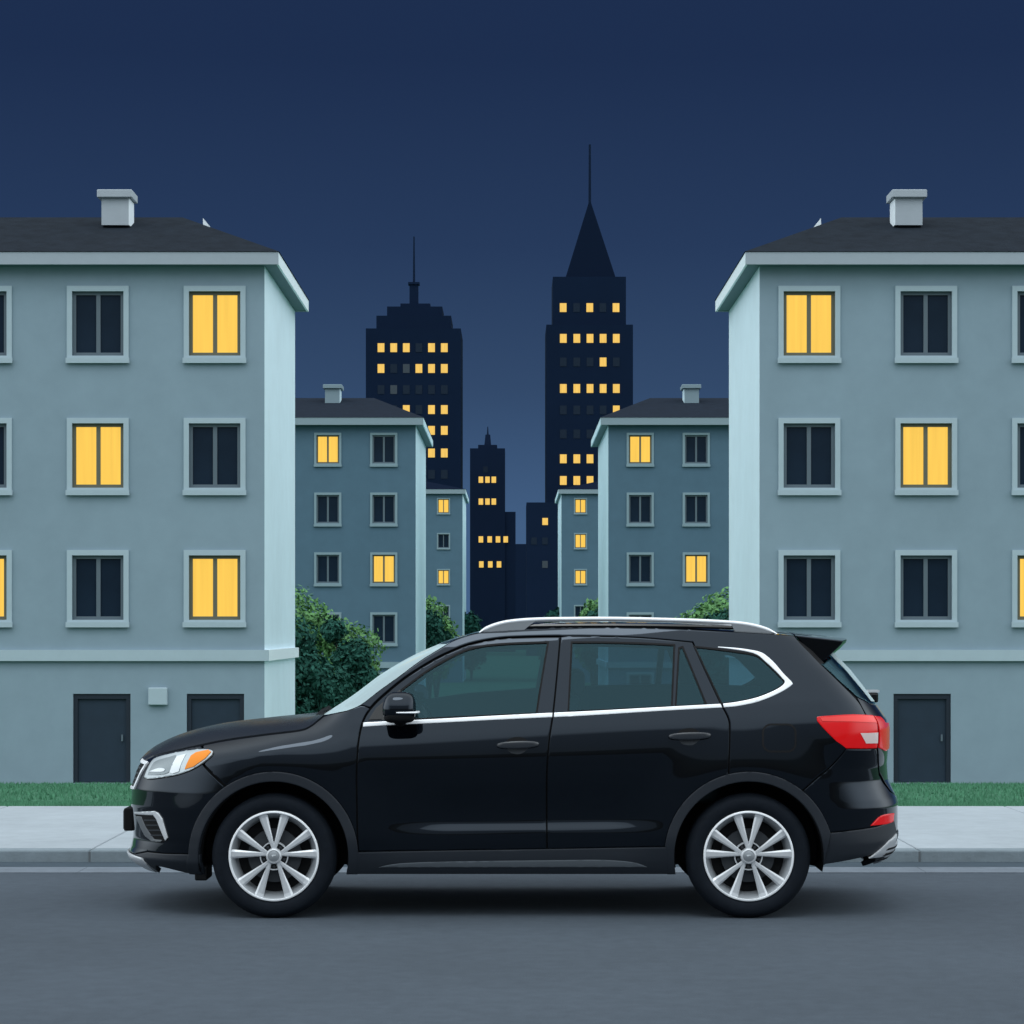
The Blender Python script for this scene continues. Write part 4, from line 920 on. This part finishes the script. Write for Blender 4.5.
# ---- handles and mirrors
def superell(c, r, e=.5, nu=24, nv=16, fn=None):
    V = []; sg = lambda x, p: math.copysign(abs(x) ** p, x)
    for i in range(nv + 1):
        ph = -math.pi / 2 + math.pi * i / nv
        for j in range(nu):
            th = 2 * math.pi * j / nu
            p = [sg(math.cos(ph), e) * sg(math.cos(th), e) * r[0], sg(math.cos(ph), e) * sg(math.sin(th), e) * r[1], sg(math.sin(ph), e) * r[2]]
            if fn: p = fn(p)
            V.append((c[0] + p[0], c[1] + p[1], c[2] + p[2]))
    Fc = [(i * nu + j, i * nu + (j + 1) % nu, (i + 1) * nu + (j + 1) % nu, (i + 1) * nu + j) for i in range(nv) for j in range(nu)]
    return V, Fc
for pair, cx, cy in ((fd_pair, 518, 745.3), (rd_pair, 689.7, 736.5)):
    panel('handle_cup', spl([(cx - 13, cy), (cx - 10.5, cy - 5.5), (cx - 4, cy - 8), (cx + 4, cy - 8), (cx + 9, cy - 5), (cx + 12, cy), (cx - 13, cy)], 4)[:-1], M['black'], off=.001, flange=.003, roll=0, parent=pair)
    panel('handle_cup', spl([(cx - 12, cy + 2), (cx - 8, cy + 7), (cx - 3, cy + 8.6), (cx + 3, cy + 8.4), (cx + 7.5, cy + 5.6), (cx + 9, cy + 2), (cx - 12, cy + 2)], 4)[:-1], M['disc'], off=.001, flange=.003, roll=0, parent=pair)
    a_, z_ = px2a(cx, cy); p = Q0(a_, z_); n_ = nrm(np.array(a_), np.array(z_)); c = p + n_ * .028
    V, Fc = superell((0, 0, 0), (.127, .013, .023), .55, 32, 14)
    V = np.array(V); V[:, 1] += .016 * (np.abs(V[:, 0]) / .127) ** 4; V[:, 2] *= 1 - .25 * (np.abs(V[:, 0]) / .127) ** 2; V[:, 2] += V[:, 0] * .03
    for s_, pr in ((1, pair[0]), (-1, pair[1])):
        Vv = (V + c) * np.array([1, s_, 1]); mesh_obj('door_handle', Vv, Fc if s_ > 0 else [q[::-1] for q in Fc], M['handle'], pr, smooth=True, sharp=80, recalc=True)
for s_, pr in ((-1, fd_pair[0]), (1, fd_pair[1])):
    d = 13.98; cx, cz = AT(399.5, 706.5, d); yc = s_ * (CARY - d) 
    def shp(p):
        x, y, z = p; t = z / .085
        x2 = x * (1 - .05 * t) ; return [x2 * (1.0 if x > 0 else 1.0 - .12 * max(t, 0)), y * (1 - .25 * (t > 0) * t), z]
    V, Fc = superell((cx, yc, cz), (.099, .105, .087), .62, 32, 20, shp)
    mi = mesh_obj('side_mirror', V, Fc, M['paint'], pr, smooth=True, sharp=80, recalc=True)
    d2 = 13.86
    x0, zz = AT(391, 713, d2); x1, _ = AT(415.5, 713, d2)
    V, Fc = superell((.5 * (x0 + x1) + .012, yc, EYE - (712.6 - HZ) * 13.9 / F), (.082, .112, .0075), .55, 32, 10)
    mesh_obj('mirror_indicator', V, Fc, M['chrome'], mi, smooth=True, sharp=80, recalc=True)
    V, Fc = superell((cx, yc, cz - .052), (.092, .100, .046), .6, 32, 14); mesh_obj('mirror_base_cap', V, Fc, M['black'], mi, smooth=True, sharp=80, recalc=True)
    b = MB(); b.tube([(cx - .005, s_ * .84, cz - .085), (cx, s_ * .93, cz - .085), (cx, yc, cz - .06)], [.042, .04, .03], 10); b.build('mirror_arm', M['black'], mi, smooth=True)

panel('tailgate_seal', [(796, 640), (812, 658), (830, 677), (848, 694), (857, 706), (868, 716), (869, 706), (862, 698), (846, 683), (828, 664), (812, 648), (802, 638)], M['seal'], off=-.012, flange=.01, roll=0)
# ---- dark inner body behind the seams, wheel wells, underbody
inner = [('c', .93, 'f')] + [(p[0] + 2, p[1] + 4) for p in hood_edge] + [(p[0] + 1.5, p[1] + 2) for p in roof_edge] + [(p[0] - 3, p[1] + 2) for p in tail_seam if p[1] > 640] + [('y', .4, 1.14, 'r'), ('c', 1.14, 'r'), ('c', .3, 'r'), (862, 855), (826, 860)] \
    + arc(RC[0], RC[1], RI - 1, -4, 190, 30) + [(674, 871), (348, 871)] + arc(FC[0], FC[1], RI - 1, -8, 188, 30) + [(196, 870), (170, 866), ('c', .26, 'f')]
panel('inner_shell', inner, M['black'], off=-.022, holes=[grow(front_glass, -.4), grow(rear_glass1, -.4), grow(rear_glass2, -.4), grow(q_glass, -.4)], flange=.03, roll=0, grid=.04)
b = MB(); b.box(-1.95, 1.9, -.44, .44, .30, .44); b.box(-.93, .93, -.80, .80, .285, .36); b.build('underbody', M['black'], car)
for wx in WHX:
    for s_ in (-1, 1):
        b = MB(); b.lathe_y([(.455, s_ * .86), (.455, s_ * .50), (.0, s_ * .49)], 40, R(-12.5), R(192.5), wx, WHZ); b.build('wheel_well', M['black'], car)
# ---- cabin
for s_ in (-1, 1):
    b = MB(); V = []
    xs_ = [-.75, -.3, .3, .9, 1.3, 1.65]; zt_ = [1.235, 1.30, 1.345, 1.36, 1.36, 1.345]
    for x, z in zip(xs_, zt_): V += [(x, s_ * .77, .45 if x < .9 else .95), (x, s_ * .765, z), (x, s_ * .73, z), (x, s_ * .73, .45 if x < .9 else .95)]
    Fc = [(i * 4 + j, i * 4 + (j + 1) % 4, (i + 1) * 4 + (j + 1) % 4, (i + 1) * 4 + j) for i in range(5) for j in range(4)]
    if s_ > 0: mesh_obj('door_trim', V, Fc, M['interior'], car, recalc=True)
    b = MB(); b.box(-.9, .92, s_ * .72, s_ * .05, .42, .50); b.build('cabin_floor', M['interior'], car)
for s_ in (-1, 1):
    if s_ > 0:
        b = MB(); b.box(1.46, 2.08, -.62, .62, .86, 1.16); bevelled(b.build('luggage_cover', M['seat'], car), .02)
    V, Fc = superell((.02, s_ * .37, .72), (.26, .25, .09), .5); Ob = mesh_obj('front_seat', V, Fc, M['seat'], car, smooth=True, recalc=True)
    V, Fc = superell((.30, s_ * .37, 1.02), (.075, .24, .30), .5, fn=lambda p: [p[0] + .22 * p[2], p[1] * (1 - .25 * max(p[2], 0)), p[2]]); mesh_obj('backrest', V, Fc, M['seat'], Ob, smooth=True, recalc=True)
    V, Fc = superell((.40, s_ * .37, 1.395), (.05, .12, .075), .5); mesh_obj('headrest', V, Fc, M['seat'], Ob, smooth=True, recalc=True)
V, Fc = superell((1.05, 0, .74), (.25, .64, .09), .4); Ob = mesh_obj('rear_seat', V, Fc, M['seat'], car, smooth=True, recalc=True)
V, Fc = superell((1.33, 0, 1.03), (.08, .64, .29), .4, fn=lambda p: [p[0] + .25 * p[2], p[1], p[2]]); mesh_obj('backrest', V, Fc, M['seat'], Ob, smooth=True, recalc=True)
V, Fc = superell((-.78, 0, 1.03), (.22, .72, .14), .5); mesh_obj('dashboard', V, Fc, M['seat'], car, smooth=True, recalc=True)
b = MB(); Rw = .185; c = Vector((-.47, -.37, 1.10)); ax = Vector((1, 0, .55)).normalized(); u = Vector((0, 1, 0)); v_ = ax.cross(u)
b.tube([c + (u * math.cos(t) + v_ * math.sin(t)) * Rw for t in np.linspace(0, 2 * math.pi, 33)], .017, 8)
b.tube([c - u * Rw, c, c + u * Rw], [.015, .03, .015], 6); b.tube([c, c - ax * .3], .03, 8)
b.build('steering_wheel', M['gloss_black'], car, smooth=True)

# ---- wheels
def build_wheel(x, s_):
    wh = bpy.data.objects.new('wheel', None); COL.objects.link(wh); wh.parent = car; wh.location = (x, s_ * .795, WHZ)
    if s_ > 0: wh.rotation_euler = (0, 0, math.pi)
    return wh
def wheel_parts(wh):
    r0 = .372; prof = [(.262, .02), (.268, -.085), (.274, -.103), (.290, -.112), (.315, -.117), (.338, -.113), (.345, -.109), (.352, -.104), (.362, -.088), (.368, -.075)]
    for g0 in (-.055, -.015, .025, .065):
        prof += [(r0, g0 - .012), (r0, g0 - .004), (r0 - .008, g0 - .003), (r0 - .008, g0 + .003), (r0, g0 + .004)]
    prof += [(.368, .085), (.350, .108), (.300, .115), (.262, .10)]
    b = MB(); b.lathe_y(prof, 96); b.build('tyre', M['rubber'], wh, smooth=True, sharp=50, recalc=True)
    b = MB(); b.lathe_y([(.2705, -.098), (.2700, -.106), (.266, -.110), (.258, -.109), (.2555, -.100)], 96)
    rim = b.build('rim', M['chrome'], wh, smooth=True, sharp=60, recalc=True)
    b = MB(); b.lathe_y([(.2555, -.1005), (.236, -.080), (.222, -.045), (.215, .09)], 96); b.build('rim_barrel', M['alloy_dark'], wh, smooth=True, sharp=60, recalc=True)
    # five pairs of spokes
    b = MB()
    for kq in range(5):
        for sg in (-1, 1):
            an = R(90 + 72 * kq + sg * 15.3); hub_an = R(90 + 72 * kq + sg * 20)
            d = Vector((math.cos(an), 0, math.sin(an))); t = Vector((-math.sin(an), 0, math.cos(an)))
            st = [(.040, .0110, -.098, .030), (.085, .0130, -.100, .030), (.16, .0190, -.099, .028), (.235, .0260, -.099, .024), (.2585, .0290, -.1035, .016)]
            V = []
            shift0 = t * (.010 * -sg)
            for (rr, hw, yf, dp) in st:
                c = d * rr + shift0 * (1 - rr / .26)
                V += [c - t * hw + Vector((0, yf + .007, 0)), c - t * hw * .55 + Vector((0, yf, 0)), c + t * hw * .55 + Vector((0, yf, 0)), c + t * hw + Vector((0, yf + .007, 0)), c + t * hw * .8 + Vector((0, yf + dp, 0)), c - t * hw * .8 + Vector((0, yf + dp, 0))]
            n = 6; Fc = [(i * n + j, i * n + (j + 1) % n, (i + 1) * n + (j + 1) % n, (i + 1) * n + j) for i in range(len(st) - 1) for j in range(n)] + [tuple(range(n)), tuple((len(st) - 1) * n + j for j in range(n))]
            b.add(V, Fc)
    sp = b.build('spokes', M['alloy'], wh, recalc=True)
    b = MB(); b.lathe_y([(.0, -.112), (.030, -.112), (.034, -.109)], 40); b.build('hub_cap', M['alloy_dark'], wh, smooth=True, sharp=60, recalc=True)
    b = MB(); b.lathe_y([(.034, -.095), (.0345, -.113), (.041, -.113), (.047, -.104), (.049, -.06)], 40); b.lathe_y([(.078, -.06), (.079, -.092), (.085, -.092), (.086, -.06)], 40)
    b.build('hub_ring', M['alloy'], wh, smooth=True, sharp=60, recalc=True)
    b = MB()
    for kq in range(5):
        an = R(54 + 72 * kq); cx_, cz_ = .064 * math.cos(an), .064 * math.sin(an)
        b.lathe_y([(.0, -.086), (.009, -.086), (.010, -.05)], 6, cx=cx_, cz=cz_)
    b.build('lug_nuts', M['disc'], wh, recalc=True)
    b = MB(); b.lathe_y([(.0, -.055), (.05, -.055), (.08, -.055), (.082, -.045), (.160, -.045), (.160, -.02), (0, -.02)], 64); b.build('brake_disc', M['disc'], wh, smooth=True, sharp=40, recalc=True)
    b = MB(); b.lathe_y([(.0, -.012), (.22, -.012)], 64); b.build('backing_plate', M['black'], wh)
    # small winged mark on the cap
    b = MB(); P = [(-.016, .006), (-.004, .010), (.015, .009), (.010, .004), (-.001, .004), (-.006, -.004), (-.009, .002)]
    b.add([(p[0], -.1135, p[1]) for p in P] + [(p[0], -.1115, p[1]) for p in P], [tuple(range(7)), tuple(range(13, 6, -1))] + [(i, (i + 1) % 7, 7 + (i + 1) % 7, 7 + i) for i in range(7)])
    b.build('hub_emblem', M['lamp_white'], wh, recalc=True)
w0 = build_wheel(WHX[0], -1); wheel_parts(w0)
for x, s_ in ((WHX[1], -1), (WHX[0], 1), (WHX[1], 1)):
    w2 = build_wheel(x, s_)
    for ch in list(w0.children):
        c = ch.copy(); COL.objects.link(c); c.parent = w2

for blk in (bpy.data.meshes,):
    for me in [m_ for m_ in blk if m_.users == 0]: blk.remove(me)
